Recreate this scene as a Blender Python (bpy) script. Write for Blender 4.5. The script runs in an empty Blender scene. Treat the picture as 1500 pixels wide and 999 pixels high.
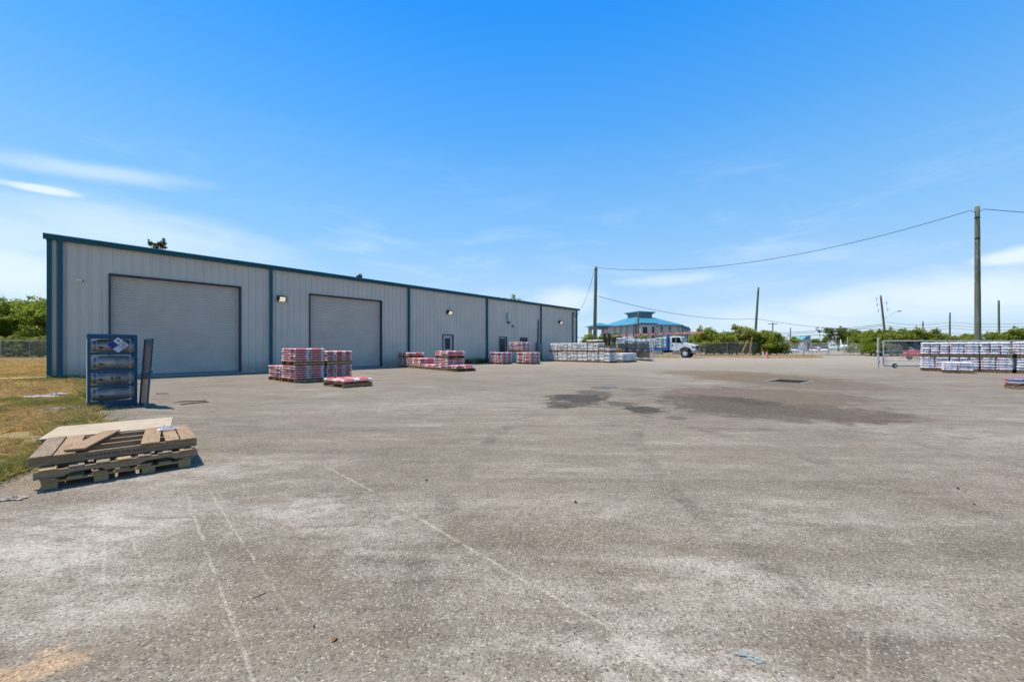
import bpy, bmesh, math, random
import numpy as np
from mathutils import Vector, Matrix
random.seed(7)
RNG = np.random.default_rng(7)
R = math.radians
SC = bpy.context.scene
COL = SC.collection
F_PX, H_CAM, HOR = 575.0, 1.22, 510.0     # focal length in photo pixels, camera height, horizon row

def gnd(px, py):                          # a photo pixel on the flat yard -> world x, y
    Y = F_PX * H_CAM / (py - HOR)
    return Vector(((px - 750) / F_PX * Y, Y, 0))
def at(px, py, Y):                        # a photo pixel at a known depth -> world point
    return Vector(((px - 750) / F_PX * Y, Y, H_CAM + (HOR - py) / F_PX * Y))

# ---------------------------------------------------------------- objects
def tag(o, label=None, cat=None, group=None, kind=None):
    if label: o['label'] = label
    if cat: o['category'] = cat
    if group: o['group'] = group
    if kind: o['kind'] = kind
    return o
def empty(name, loc, rz=0.0, label=None, cat=None, group=None):
    o = bpy.data.objects.new(name, None); COL.objects.link(o)
    o.location = loc; o.rotation_euler = (0, 0, rz); o.empty_display_size = 0.2
    return tag(o, label, cat, group)
def link(name, me, parent=None, loc=None, rot=None, scale=None):
    o = bpy.data.objects.new(name, me); COL.objects.link(o)
    if parent: o.parent = parent
    if loc is not None: o.location = loc
    if rot is not None: o.rotation_euler = rot
    if scale is not None: o.scale = scale
    return o
def copy_tree(o, parent=None):
    c = o.copy(); COL.objects.link(c)
    if parent: c.parent = parent
    for ch in list(o.children): copy_tree(ch, c)
    return c

class MB:
    def __init__(s): s.v = []; s.f = []; s.m = []; s.sm = []
    def add(s, vs, fs, mi=0, smooth=False):
        b = len(s.v); s.v += [tuple(v) for v in vs]
        for f in fs: s.f.append(tuple(i + b for i in f)); s.m.append(mi); s.sm.append(smooth)
        return s
    def box(s, c, d, rz=0.0, mi=0, M=None):
        x, y, z = d[0] / 2, d[1] / 2, d[2] / 2
        vs = [Vector(p) for p in ((-x,-y,-z),(x,-y,-z),(x,y,-z),(-x,y,-z),(-x,-y,z),(x,-y,z),(x,y,z),(-x,y,z))]
        if M is None: M = Matrix.Rotation(rz, 4, 'Z')
        c = Vector(c); vs = [M @ v + c for v in vs]
        return s.add(vs, [(0,3,2,1),(4,5,6,7),(0,1,5,4),(1,2,6,5),(2,3,7,6),(3,0,4,7)], mi)
    def tube(s, p0, p1, r0, r1=None, n=8, mi=0, cap=True, smooth=True):
        p0, p1 = Vector(p0), Vector(p1); r1 = r0 if r1 is None else r1
        d = (p1 - p0).normalized()
        a = d.orthogonal().normalized(); b = d.cross(a)
        vs = []
        for p, r in ((p0, r0), (p1, r1)):
            for k in range(n):
                t = 2 * math.pi * k / n
                vs.append(p + (a * math.cos(t) + b * math.sin(t)) * r)
        fs = [(k, (k+1) % n, n + (k+1) % n, n + k) for k in range(n)]
        s.add(vs, fs, mi, smooth)
        if cap:
            s.add(vs[:n], [tuple(reversed(range(n)))], mi); s.add(vs[n:], [tuple(range(n))], mi)
        return s
    def path(s, pts, r, n=6, mi=0):
        for a, b in zip(pts[:-1], pts[1:]): s.tube(a, b, r, n=n, mi=mi, cap=False)
        return s
    def lathe(s, prof, p0, axis, n=20, mi=0, smooth=True):
        """prof: (distance along axis, radius)"""
        p0 = Vector(p0); d = Vector(axis).normalized(); a = d.orthogonal().normalized(); b = d.cross(a)
        vs = []
        for t, r in prof:
            for k in range(n):
                w = 2 * math.pi * k / n
                vs.append(p0 + d * t + (a * math.cos(w) + b * math.sin(w)) * max(r, 1e-4))
        fs = []
        for i in range(len(prof) - 1):
            for k in range(n):
                fs.append((i*n+k, i*n+(k+1) % n, (i+1)*n+(k+1) % n, (i+1)*n+k))
        return s.add(vs, fs, mi, smooth)
    def prism(s, poly, o, ux, uy, ext, mi=0):
        """poly (a,b) in plane o+a*ux+b*uy, extruded by vector ext"""
        o, ux, uy, ext = Vector(o), Vector(ux), Vector(uy), Vector(ext)
        n = len(poly)
        base = [o + ux * a + uy * b for a, b in poly]
        top = [p + ext for p in base]
        fs = [tuple(range(n - 1, -1, -1)), tuple(range(n, 2*n))] + [(k, (k+1) % n, n + (k+1) % n, n + k) for k in range(n)]
        return s.add(base + top, fs, mi)
    def mesh(s, name, mats, recalc=True):
        me = bpy.data.meshes.new(name)
        me.from_pydata(s.v, [], s.f)
        for m in (mats if isinstance(mats, (list, tuple)) else [mats]): me.materials.append(m)
        me.polygons.foreach_set('material_index', s.m)
        me.polygons.foreach_set('use_smooth', s.sm)
        if recalc:
            bm = bmesh.new(); bm.from_mesh(me); bmesh.ops.recalc_face_normals(bm, faces=bm.faces); bm.to_mesh(me); bm.free()
        me.update()
        return me
    def build(s, name, mats, parent=None, bevel=0.0, seg=2, loc=None, recalc=True, angle=35):
        o = link(name, s.mesh(name, mats, recalc), parent, loc)
        if bevel:
            m = o.modifiers.new('bevel', 'BEVEL'); m.width = bevel; m.segments = seg; m.limit_method = 'ANGLE'; m.angle_limit = R(angle)
        return o

# ---------------------------------------------------------------- materials
class N:
    def __init__(s, name, world=False):
        if world: s.id = bpy.data.worlds.new(name)
        else: s.id = bpy.data.materials.new(name)
        s.id.use_nodes = True; s.t = s.id.node_tree; s.t.nodes.clear()
    def n(s, typ, inp=None, **kw):
        nd = s.t.nodes.new(typ)
        for k, v in kw.items(): setattr(nd, k, v)
        for k, v in (inp or {}).items():
            if v is None: continue
            sk = nd.inputs[k]
            if isinstance(v, bpy.types.NodeSocket): s.t.links.new(v, sk)
            else:
                if isinstance(v, (tuple, list)) and len(v) == 3 and sk.type == 'RGBA': v = (*v, 1)
                sk.default_value = v
        return nd
    def math(s, op, a, b=None, c=None, clamp=False):
        return s.n('ShaderNodeMath', {0: a, 1: b, 2: c}, operation=op, use_clamp=clamp).outputs[0]
    def vm(s, op, a, b=None):
        nd = s.n('ShaderNodeVectorMath', {0: a, 1: b}, operation=op)
        return nd.outputs['Value'] if op in ('LENGTH', 'DOT_PRODUCT', 'DISTANCE') else nd.outputs[0]
    def noise(s, vec, scale, detail=4, rough=.55, dist=0.0, col=False):
        nd = s.n('ShaderNodeTexNoise', {'Vector': vec, 'Scale': scale, 'Detail': detail, 'Roughness': rough, 'Distortion': dist})
        return nd.outputs['Color' if col else 'Fac']
    def mapr(s, v, a, b, c=0.0, d=1.0, smooth=True):
        return s.n('ShaderNodeMapRange', {'Value': v, 'From Min': a, 'From Max': b, 'To Min': c, 'To Max': d}, interpolation_type='SMOOTHSTEP' if smooth else 'LINEAR').outputs[0]
    def ramp(s, f, stops):
        nd = s.n('ShaderNodeValToRGB', {'Fac': f}); e = nd.color_ramp.elements
        while len(e) < len(stops): e.new(.5)
        for k, (p, c) in enumerate(stops): e[k].position = p; e[k].color = (*c, 1) if len(c) == 3 else c
        return nd.outputs[0]
    def mix(s, f, a, b, mode='MIX'):
        nd = s.n('ShaderNodeMix', data_type='RGBA', blend_type=mode)
        for i, v in ((0, f), (6, a), (7, b)):
            if isinstance(v, bpy.types.NodeSocket): s.t.links.new(v, nd.inputs[i])
            else: nd.inputs[i].default_value = (*v, 1) if isinstance(v, (tuple, list)) and len(v) == 3 else v
        return nd.outputs[2]
    def mapping(s, vec, loc=(0,0,0), rot=(0,0,0), sc=(1,1,1), typ='POINT'):
        return s.n('ShaderNodeMapping', {'Vector': vec, 'Location': loc, 'Rotation': rot, 'Scale': sc}, vector_type=typ).outputs[0]
    def obj(s): return s.n('ShaderNodeTexCoord').outputs['Object']
    def pos(s): return s.n('ShaderNodeNewGeometry').outputs['Position']
    def xyz(s, v):
        nd = s.n('ShaderNodeSeparateXYZ', {0: v}); return nd.outputs
    def bump(s, h, strength=.3, dist=.01, normal=None):
        return s.n('ShaderNodeBump', {'Height': h, 'Strength': strength, 'Distance': dist, 'Normal': normal}).outputs[0]
    def bsdf(s, col, rough=.6, metal=0.0, normal=None, spec=.5, **kw):
        p = s.n('ShaderNodeBsdfPrincipled', {'Base Color': col, 'Roughness': rough, 'Metallic': metal, 'Normal': normal, 'Specular IOR Level': spec, **kw})
        return p.outputs[0]
    def out(s, sh):
        s.n('ShaderNodeOutputMaterial', {'Surface': sh}); return s.id

def paint(name, col, rough=.5, metal=0.0, var=.12, scale=3.0, spec=.5, dirt=0.0, world=True):
    n = N(name); v = n.pos() if world else n.obj()
    f = n.noise(v, scale, 5, .6)
    c2 = tuple(max(0, x * (1 - 2 * var)) for x in col); c3 = tuple(min(1, x * (1 + var)) for x in col)
    c = n.ramp(f, [(.3, c2), (.7, c3)])
    if dirt:
        d = n.mapr(n.noise(v, scale * 3.3, 6, .7), .55, .75, 0, dirt)
        c = n.mix(d, c, (.12, .09, .06))
    rr = n.mapr(f, .3, .7, rough - .08, rough + .08)
    return n.out(n.bsdf(c, rr, metal, None, spec))

def wood(name, c_light, c_dark, axis='X', rough=.8, grey=0.0, world=False):
    n = N(name); v = n.obj()
    sc = {'X': (1.2, 14, 14), 'Y': (14, 1.2, 14), 'Z': (14, 14, 1.2)}[axis]
    rnd = n.n('ShaderNodeObjectInfo').outputs['Random']
    vv = n.vm('ADD', v, n.n('ShaderNodeCombineXYZ', {0: n.math('MULTIPLY', rnd, 9), 1: n.math('MULTIPLY', rnd, 7), 2: 0.0}).outputs[0])
    g = n.noise(n.mapping(vv, sc=sc), 3, 6, .65, .6)
    g2 = n.noise(n.mapping(vv, sc=sc), 14, 4, .7)
    c = n.ramp(g, [(.28, c_dark), (.5, tuple((a + b) / 2 for a, b in zip(c_light, c_dark))), (.72, c_light)])
    c = n.mix(n.mapr(g2, .35, .7, 0, .55), c, tuple(x * .55 for x in c_dark))
    stain = n.mapr(n.noise(vv, 4, 4, .6), .5, .72, 0, .5)
    c = n.mix(stain, c, tuple(x * .6 + .03 * grey for x in c_dark))
    c = n.mix(n.mapr(rnd, 0, 1, 0, .3), c, c_dark)
    return n.out(n.bsdf(c, rough, 0, n.bump(n.math('ADD', g, g2), .5, .004), .2))
# ================================================================ world, sun, camera
SUN_EL, SUN_DIR = R(68), Vector((-.97, .24, 0)).normalized()      # compass direction towards the sun
def sky_ae(px, py):
    a = math.atan2(px - 750, F_PX); e = math.atan2((HOR - py), math.hypot(px - 750, F_PX)); return math.degrees(a), math.degrees(e)
def make_world():
    n = N('World', world=True); SC.world = n.id
    tc = n.n('ShaderNodeTexCoord').outputs['Generated']
    x, y, z = n.xyz(tc)[0:3]
    sky = n.n('ShaderNodeTexSky', sky_type='NISHITA', sun_disc=False, sun_elevation=SUN_EL,
              sun_rotation=math.atan2(SUN_DIR.x, SUN_DIR.y), altitude=10, air_density=1.0, dust_density=.6, ozone_density=2.0).outputs[0]
    az = n.math('MULTIPLY', n.math('ARCTAN2', x, y), 57.2958)
    el = n.math('MULTIPLY', n.math('ARCSINE', z), 57.2958)
    tint = n.ramp(n.math('DIVIDE', el, 60, clamp=True), SKY_TINT)
    sky = n.mix(1.0, sky, tint, 'MULTIPLY')
    sky = n.mix(.72, sky, n.ramp(n.math('DIVIDE', el, 90, clamp=True), SKY_ABS))
    p = n.n('ShaderNodeCombineXYZ', {0: az, 1: el, 2: 0.0}).outputs[0]
    wisp = n.noise(n.mapping(p, rot=(0, 0, R(9)), sc=(.035, .16, 1)), 1.6, 6, .6, .5)
    fine = n.noise(n.mapping(p, rot=(0, 0, R(9)), sc=(.12, .4, 1)), 1.2, 6, .62, .4)
    total = None
    for (px, py, rx, ry, rot, amt, soft) in CLOUDS:
        a, e = sky_ae(px, py)
        v = n.mapping(p, loc=(a, e, 0), rot=(0, 0, R(rot)), sc=(rx, ry, 1), typ='TEXTURE')
        d = n.vm('LENGTH', v)
        d = n.math('ADD', d, n.math('MULTIPLY', n.math('SUBTRACT', fine, .5), 1.1))
        m = n.mapr(d, 1.0 + soft * .3, 1.0 - soft, 0, amt)
        total = m if total is None else n.math('MAXIMUM', total, m)
    low = n.math('MULTIPLY', n.mapr(el, 13, 2, 0, 1), n.mapr(wisp, .45, .75, 0, .5))
    thin = n.math('MULTIPLY', n.mapr(el, 30, 8, 0, 1), n.mapr(wisp, .48, .78, 0, .3))
    total = n.math('MAXIMUM', total, n.math('MAXIMUM', low, thin))
    above = n.mapr(el, -.5, .5, 0, 1)
    total = n.math('MULTIPLY', total, above)
    col = n.mix(total, sky, CLOUD_COL)
    bg = n.n('ShaderNodeBackground', {'Color': col, 'Strength': .12})
    n.n('ShaderNodeOutputWorld', {'Surface': bg.outputs[0]})
SKY_TINT = [(0, (.95, 1.02, 1.12)), (.12, (.86, 1.02, 1.2)), (.35, (.62, .98, 1.3)), (.62, (.22, .8, 1.36)), (1, (.12, .6, 1.15))]
SKY_ABS = [(0, (3.7, 4.9, 6.2)), (.06, (3.3, 4.7, 6.3)), (.17, (1.85, 4.0, 6.5)), (.31, (.72, 3.0, 6.7)), (.45, (.17, 2.25, 6.8)), (1, (.08, 1.5, 5.2))]
CLOUD_COL = (6.3, 6.9, 7.9)
CLOUDS = [  # photo px, py, half-width deg, half-height deg, tilt deg, strength, softness
    (120, 250, 11, 1.0, 7, .42, .95), (30, 236, 7, 1.2, 6, .22, .95),
    (58, 277, 3.2, .5, 2, .75, .6), (8, 268, 2.4, .4, 2, .4, .6), (150, 304, 3.5, .45, 0, .35, .7),
    (-40, 330, 22, 4.5, -6, .42, .9), (210, 345, 16, 3.4, -4, .45, .9), (10, 395, 7, 3, -6, .6, .8),
    (1497, 374, 3.4, .9, 4, .7, .6), (1240, 448, 9, 2.4, 2, .5, .9), (1420, 432, 12, 3, 0, .6, .9),
    (830, 440, 6, 2.2, 0, .55, .9), (985, 410, 8, 1.0, 0, .4, .8), (700, 470, 12, 3, 0, .4, .9),
    (1150, 470, 14, 2.6, 0, .4, .9)]
make_world()
sun = bpy.data.lights.new('sun', 'SUN'); sun.energy = 4.5; sun.angle = R(.53); sun.color = (1, .94, .845)
so = bpy.data.objects.new('sun', sun); COL.objects.link(so)
so.rotation_euler = Vector((SUN_DIR.x * math.cos(SUN_EL), SUN_DIR.y * math.cos(SUN_EL), math.sin(SUN_EL))).to_track_quat('Z', 'Y').to_euler()
so.location = (-20, 5, 40)
cam = bpy.data.cameras.new('camera'); cam.sensor_width = 36; cam.lens = 36 * F_PX / 1500; cam.shift_y = 10.5 / 1500
cam.clip_start = .05; cam.clip_end = 6000
co = bpy.data.objects.new('camera', cam); COL.objects.link(co); co.location = (0, 0, H_CAM); co.rotation_euler = (R(90), 0, 0)
SC.camera = co
SC.view_settings.view_transform = 'Standard'; SC.view_settings.look = 'None'; SC.view_settings.exposure = 0.35; SC.view_settings.gamma = 1
SC.view_settings.use_curve_mapping = False
SC.cycles.use_denoising = True
SC.cycles.sample_clamp_indirect = 4; SC.cycles.max_bounces = 6; SC.cycles.transparent_max_bounces = 16

# ================================================================ ground
def asphalt():
    n = N('asphalt'); P = n.pos()
    fine = n.noise(P, 9, 5, .7); grit = n.noise(P, 75, 4, .75)
    vor = n.n('ShaderNodeTexVoronoi', {'Vector': P, 'Scale': 125.0, 'Randomness': 1.0})
    stone = n.xyz(vor.outputs['Color'])[0]; vd = vor.outputs['Distance']
    k1 = n.noise(P, .22, 4, .6); k2 = n.noise(n.mapping(P, rot=(0, 0, R(-38)), sc=(.55, 1.7, 1)), 1.1, 6, .68, .5); k3 = n.noise(n.mapping(P, rot=(0, 0, R(40)), sc=(.7, 1.5, 1)), 3.2, 6, .7, .4)
    var = n.math('ADD', n.math('MULTIPLY', k1, .34), n.math('ADD', n.math('MULTIPLY', k2, .38), n.math('MULTIPLY', k3, .28)))
    c = n.ramp(var, [(.36, (.118, .101, .083)), (.455, (.178, .155, .129)), (.53, (.215, .191, .163)), (.64, (.325, .30, .265))])
    c = n.mix(n.mapr(n.noise(P, .5, 3, .5), .45, .7, 0, .4), c, (.195, .158, .13))
    st = n.noise(n.mapping(P, rot=(0, 0, R(-38)), sc=(.22, 2.6, 1)), 1.5, 6, .68, .3)
    c = n.mix(n.mapr(st, .5, .74, 0, .5), c, (.32, .295, .265))
    st2 = n.noise(n.mapping(P, rot=(0, 0, R(-50)), sc=(.12, 1.5, 1)), 1.1, 6, .68, .3)
    c = n.mix(n.mapr(st2, .52, .72, 0, .5), c, (.118, .106, .094))
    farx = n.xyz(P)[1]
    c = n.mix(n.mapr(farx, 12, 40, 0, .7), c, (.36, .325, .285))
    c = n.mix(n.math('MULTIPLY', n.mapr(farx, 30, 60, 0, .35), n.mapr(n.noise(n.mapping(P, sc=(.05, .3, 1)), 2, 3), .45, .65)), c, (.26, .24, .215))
    def ell(px, py, rx, ry, rot, amp, soft, strength, colr, nz=3.0, det=5):
        nonlocal c
        g = gnd(px, py)
        v = n.mapping(P, loc=(g.x, g.y, 0), rot=(0, 0, R(rot)), sc=(rx, ry, 1), typ='TEXTURE')
        d = n.math('ADD', n.vm('LENGTH', v), n.math('MULTIPLY', n.math('SUBTRACT', n.noise(P, nz, det, .65), .5), amp))
        c = n.mix(n.mapr(d, 1 + soft * .2, 1 - soft, 0, strength), c, colr)
    # pale dust and gravel fines
    dn = n.math('MULTIPLY', n.mapr(n.noise(n.mapping(P, rot=(0, 0, R(-52)), sc=(.7, 2.0, 1)), 3.0, 8, .72, .5), .34, .62), n.mapr(fine, .3, .55, .55, 1))
    def dust(px, py, rx, ry, rot, s):
        nonlocal c
        g = gnd(px, py); v = n.mapping(P, loc=(g.x, g.y, 0), rot=(0, 0, R(rot)), sc=(rx, ry, 1), typ='TEXTURE')
        d = n.math('ADD', n.vm('LENGTH', v), n.math('MULTIPLY', n.math('SUBTRACT', n.noise(P, 2.5, 4, .65), .5), 1.3))
        c = n.mix(n.math('MULTIPLY', n.mapr(d, 1.15, .1, 0, s * .72), dn), c, (.47, .45, .42))
    for args in [(970, 975, .62, .34, -25, 1.0), (690, 985, .4, .26, 30, .7), (440, 742, .5, .6, 0, .8), (1040, 845, .6, .26, -25, .7), (530, 760, .6, .5, 0, .65), (175, 770, .8, .8, 20, .9), (40, 790, .9, .7, 0, .75), (120, 880, .55, .5, 20, .8),
                 (560, 800, .45, .4, 0, .5), (640, 830, .5, .22, 0, .5), (1250, 880, 1.0, .4, -20, .5), (820, 870, .7, .3, 0, .45), (330, 690, 1.3, .5, 20, .7), (1000, 900, .5, .3, 0, .5), (1180, 760, 1.2, .5, 0, .45), (850, 740, .9, .4, 0, .4), (1420, 640, 3, 1.4, -30, .5), (620, 590, 4, 2, 30, .4), (1010, 548, 6, 3, 0, .35)]: dust(*args)
    # oil under where lorries stand
    for (px, py, rx, ry, s) in [(848, 583, .85, .85, .9), (838, 592, .6, .5, .7), (872, 576, .5, .9, .6), (942, 600, .42, .5, .92), (822, 596, .3, .3, .75), (910, 592, .35, .4, .6), (992, 612, .2, .2, .5), (884, 568, .5, .5, .55), (930, 570, .4, .5, .4)]:
        ell(px, py, rx, ry, 0, 2.1, .22, s, (.030, .027, .025), 2.8, 8)
    # damp silty hollow round the drain
    for (px, py, rx, ry, rot, s, colr) in [(1110, 580, 2.9, 2.4, 5, .75, (.10, .086, .07)), (1062, 592, 1.3, 1.7, 0, .8, (.062, .054, .046)), (1165, 600, 2.0, 1.2, -35, .8, (.085, .075, .065)), (1130, 604, 1.8, 1.1, -20, .75, (.08, .07, .06)),
                                           (1097, 588, .55, .8, 0, .75, (.05, .043, .032)), (1120, 554, 3.2, 2.6, 0, .75, (.115, .096, .073)), (1195, 563, 2.6, 2.3, 0, .65, (.11, .096, .08)), (1050, 547, 3.2, 2.6, 0, .7, (.12, .10, .07))]:
        ell(px, py, rx, ry, rot, 2.0, .3, s, tuple(q * w for q, w in zip(colr, (1.12, .98, .82))), 1.9, 8)
    ell(893, 566, .25, .35, 0, .8, .3, .55, (.08, .13, .2), 4)
    ell(20, 990, .25, .085, 28, 1.0, .5, .8, (.40, .285, .185), 6.0, 8)           # spilled sand
    ell(75, 953, .07, .035, 20, 1.2, .7, .7, (.40, .285, .185), 9.0, 8)
    # scraped lines
    def line(p0, p1, w, s, colr=(.43, .40, .36)):
        nonlocal c
        a, b = gnd(*p0), gnd(*p1); m = (a + b) / 2; d = b - a
        v = n.mapping(P, loc=(m.x, m.y, 0), rot=(0, 0, math.atan2(d.y, d.x)), sc=(d.length / 2, w * .75, 1), typ='TEXTURE')
        o = n.xyz(v); wob = n.math('MULTIPLY', n.math('SUBTRACT', n.noise(P, 2.2, 4, .6), .5), 3.0)
        k = n.mapr(n.math('ABSOLUTE', n.math('ADD', o[1], wob)), 1.1, .2)
        k = n.math('MULTIPLY', k, n.mapr(n.math('ABSOLUTE', o[0]), 1.0, .8))
        k = n.math('MULTIPLY', k, n.mapr(n.noise(P, 10, 5, .75), .36, .60, 0, s * .9, True))
        c = n.mix(k, c, colr)
    for a, b, w, s in [((475, 682), (552, 722), .022, .7), ((578, 738), (760, 845), .022, .75), ((745, 836), (900, 925), .02, .75), ((880, 912), (1010, 1020), .02, .7), ((272, 722), (318, 850), .018, .6), ((318, 850), (378, 1010), .014, .65),
                       ((305, 715), (360, 805), .014, .65), ((360, 800), (432, 908), .012, .6), ((152, 740), (152, 880), .012, .65), ((124, 770), (118, 870), .012, .5), ((185, 770), (225, 860), .016, .45),
                       ((660, 845), (705, 828), .010, .4), ((940, 772), (985, 795), .012, .4), ((470, 690), (540, 668), .02, .3), ((1272, 920), (1272, 1010), .012, .4), ((540, 790), (760, 720), .03, .3), ((330, 620), (620, 640), .05, .3), ((760, 650), (470, 640), .05, .25)]:
        line(a, b, w, s)
    for a, b, w, s in [((700, 566), (300, 600), .03, .5), ((1250, 548), (1190, 640), .025, .5), ((1080, 560), (860, 612), .02, .45), ((820, 528), (560, 548), .05, .5)]:
        line(a, b, w, s, (.07, .062, .055))
    # faint dark tyre arcs where lorries turn
    wob2 = n.math('MULTIPLY', n.math('SUBTRACT', n.noise(P, .5, 3, .5), .5), .5); tread = n.mapr(n.noise(P, 1.3, 5, .7), .42, .66)
    for (cx, cy, r_, w_, s_) in [(10, 3, 8.6, .13, .5), (10, 3, 10.5, .13, .5), (-9, 2, 12.5, .14, .45), (-9, 2, 14.4, .14, .45), (16, 22, 12, .2, .4), (16, 22, 14, .2, .4), (1, -9, 15.2, .11, .45), (1, -9, 17.0, .11, .45), (6, 30, 17, .2, .35)]:
        d = n.math('ADD', n.vm('DISTANCE', P, (cx, cy, 0)), wob2)
        k = n.mapr(n.math('ABSOLUTE', n.math('SUBTRACT', d, r_)), w_, w_ * .3)
        c = n.mix(n.math('MULTIPLY', k, n.math('MULTIPLY', tread, s_)), c, (.075, .066, .056))
    # exposed aggregate
    gv = n.mapr(stone, 0, 1, .70, 1.28, False); c = n.mix(1.0, c, n.n('ShaderNodeCombineXYZ', {0: gv, 1: gv, 2: gv}).outputs[0], 'MULTIPLY')
    c = n.mix(n.mapr(stone, .9, .99, 0, .5), c, (.50, .47, .43))
    c = n.mix(n.mapr(stone, .10, .02, 0, .55), c, (.06, .052, .045))
    c = n.mix(n.mapr(grit, .56, .72, 0, .5), c, (.085, .073, .06))
    c = n.mix(n.mapr(fine, .5, .75, 0, .3), c, (.31, .285, .25))
    c = n.mix(n.mapr(fine, .5, .28, 0, .3), c, (.11, .095, .08))
    c = n.mix(1.0, c, (1.03, .94, .78), 'MULTIPLY')
    h = n.math('ADD', n.math('MULTIPLY', vd, -.8), n.math('ADD', n.math('MULTIPLY', grit, .8), n.math('MULTIPLY', fine, .5)))
    return n.out(n.bsdf(c, .9, 0, n.bump(h, .6, .005), .2))
def soil(name, a, b, c3, sc=1.0):
    n = N(name); P = n.pos()
    f = n.noise(P, .5 * sc, 6, .65); g = n.noise(P, 8 * sc, 5, .7)
    c = n.ramp(n.math('ADD', n.math('MULTIPLY', f, .6), n.math('MULTIPLY', g, .4)), [(.35, a), (.5, b), (.66, c3)])
    return n.out(n.bsdf(c, .95, 0, n.bump(g, .8, .03), .1))
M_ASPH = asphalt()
M_LAWN = soil('dry_lawn_soil', (.16, .115, .05), (.27, .195, .085), (.37, .28, .13), 1.4)
M_VERGE = soil('dry_verge', (.17, .105, .05), (.27, .175, .085), (.34, .24, .13), 2)
M_DIRT = soil('sandy_ground', (.20, .15, .10), (.27, .205, .14), (.33, .26, .18), .5)
M_ROAD = paint('road_grey', (.24, .235, .225), .9)
M_FARG = soil('far_field', (.10, .11, .045), (.16, .16, .07), (.22, .20, .1), .1)

def sheet(name, poly, z, mat, th=0.0):
    b = MB()
    if th: b.prism(poly, (0, 0, z - th), (1, 0, 0), (0, 1, 0), (0, 0, th))
    else: b.add([(x, y, z) for x, y in poly], [tuple(range(len(poly)))])
    o = b.build(name, mat, recalc=bool(th)); tag(o, kind='structure'); return o
# terrain to the horizon, then sheets on top of it
sheet('ground', [(-2500, -400), (2500, -400), (2500, 4000), (-2500, 4000)], -.03, M_FARG)
edge = [(-4.3, -2), (-4.55, 3.0), (-5.0, 4.4), (-6.2, 5.9), (-7.6, 7.2), (-9.2, 8.9), (-10.8, 10.9), (-13.2, 13.2), (-15.2, 14.2), (-17.6, 14.9)]
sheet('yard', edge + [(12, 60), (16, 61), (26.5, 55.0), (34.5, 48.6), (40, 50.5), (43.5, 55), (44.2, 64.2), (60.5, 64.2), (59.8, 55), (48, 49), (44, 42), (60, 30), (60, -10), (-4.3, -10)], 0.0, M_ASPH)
sheet('lawn', [(x + .0, y + .0) for x, y in edge] + [(-17.8, 15.1), (-38, 32.8), (-38, 49), (-90, 62), (-90, -10), (-4.3, -10)], -.012, M_LAWN)
sheet('sandy_ground', [(10, 66), (34, 66), (44, 63.5), (61, 63.5), (140, 66), (260, 150), (260, 190), (-60, 190), (-40, 66)], -.006, M_DIRT)
sheet('road', [(30, 112), (300, 100), (300, 114), (30, 126)], -.001, M_ROAD)
v = MB()      # low banked verges under the hedges
def bank(poly, h):
    n = len(poly); cx = sum(p[0] for p in poly) / n; cy = sum(p[1] for p in poly) / n
    ins = [(cx + (x - cx) * .93, cy + (y - cy) * .9) for x, y in poly]
    b = MB(); b.add([(x, y, -.02) for x, y in poly] + [(x, y, h) for x, y in ins], [tuple(range(n, 2 * n))] + [(k, (k + 1) % n, n + (k + 1) % n, n + k) for k in range(n)])
    return tag(b.build('verge', M_VERGE), kind='structure')
bank([(2, 62), (16, 59.5), (26.5, 53.8), (34.3, 47.8), (38, 48.6), (42.6, 54.5), (43.6, 62.6), (38, 70), (20, 78), (2, 80)], .16)
bank([(60.6, 63.0), (60.2, 54.5), (64, 52), (120, 46), (130, 60), (100, 68), (66, 68)], .14)
sheet('far_lot', [(60, 128), (300, 116), (320, 190), (60, 185)], .0, M_DIRT)
# ================================================================ common paints
def panel():
    n = N('panel_grey'); P = n.pos(); z = n.xyz(P)[2]
    f = n.noise(P, .8, 5, .6); v_ = n.noise(n.mapping(P, sc=(3, 3, .12)), 2.5, 5, .65); sp = n.noise(P, 7, 5, .7)
    c = n.ramp(f, [(.3, (.52, .475, .395)), (.7, (.59, .53, .44))])
    c = n.mix(n.mapr(v_, .52, .72, 0, .28), c, (.38, .345, .29))
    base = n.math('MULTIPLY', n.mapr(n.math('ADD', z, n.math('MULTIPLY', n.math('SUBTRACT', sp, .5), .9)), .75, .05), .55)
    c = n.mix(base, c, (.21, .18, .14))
    return n.out(n.bsdf(c, .5, 0, None, .3))
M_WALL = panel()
M_TRIM = paint('trim_teal', (.006, .088, .12), .45, 0, .08, 1.0, .25)
M_ROLL = paint('roller_slats', (.56, .52, .455), .5, .0, .05, 1.2, .3, .15)
M_DARK = paint('dark_rubber', (.018, .018, .019), .8)
M_BLACK = paint('black_metal', (.02, .02, .022), .5)
M_GALV = paint('galvanised_steel', (.50, .50, .48), .5, .12, .1, 6, .3)
M_WHITE = paint('white_paint', (.78, .78, .77), .3, 0, .03, 2)
M_DOORP = paint('door_grey', (.42, .44, .46), .4)
M_CONC = paint('concrete', (.42, .40, .36), .9, 0, .12, 2)
M_ROOF = paint('roof_sheet', (.45, .47, .48), .4)
M_YELL = paint('yellow_paint', (.50, .30, .05), .5, 0, .15, 4, .4, .3)
M_BOXG = paint('grey_enclosure', (.14, .17, .19), .5)
def glassy(name, col=(.015, .018, .02), rough=.06):
    n = N(name); return n.out(n.bsdf(col, rough, 0, None, .28))
M_GLASS = glassy('dark_glass')
def lamp(name, col, s):
    n = N(name); e = n.n('ShaderNodeEmission', {'Color': col, 'Strength': s}); return n.out(e.outputs[0])
M_JAMB = paint('jamb_navy', (.02, .035, .06), .5)
M_LAMP = lamp('lamp_lens', (1, .88, .68), .6)

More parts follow.
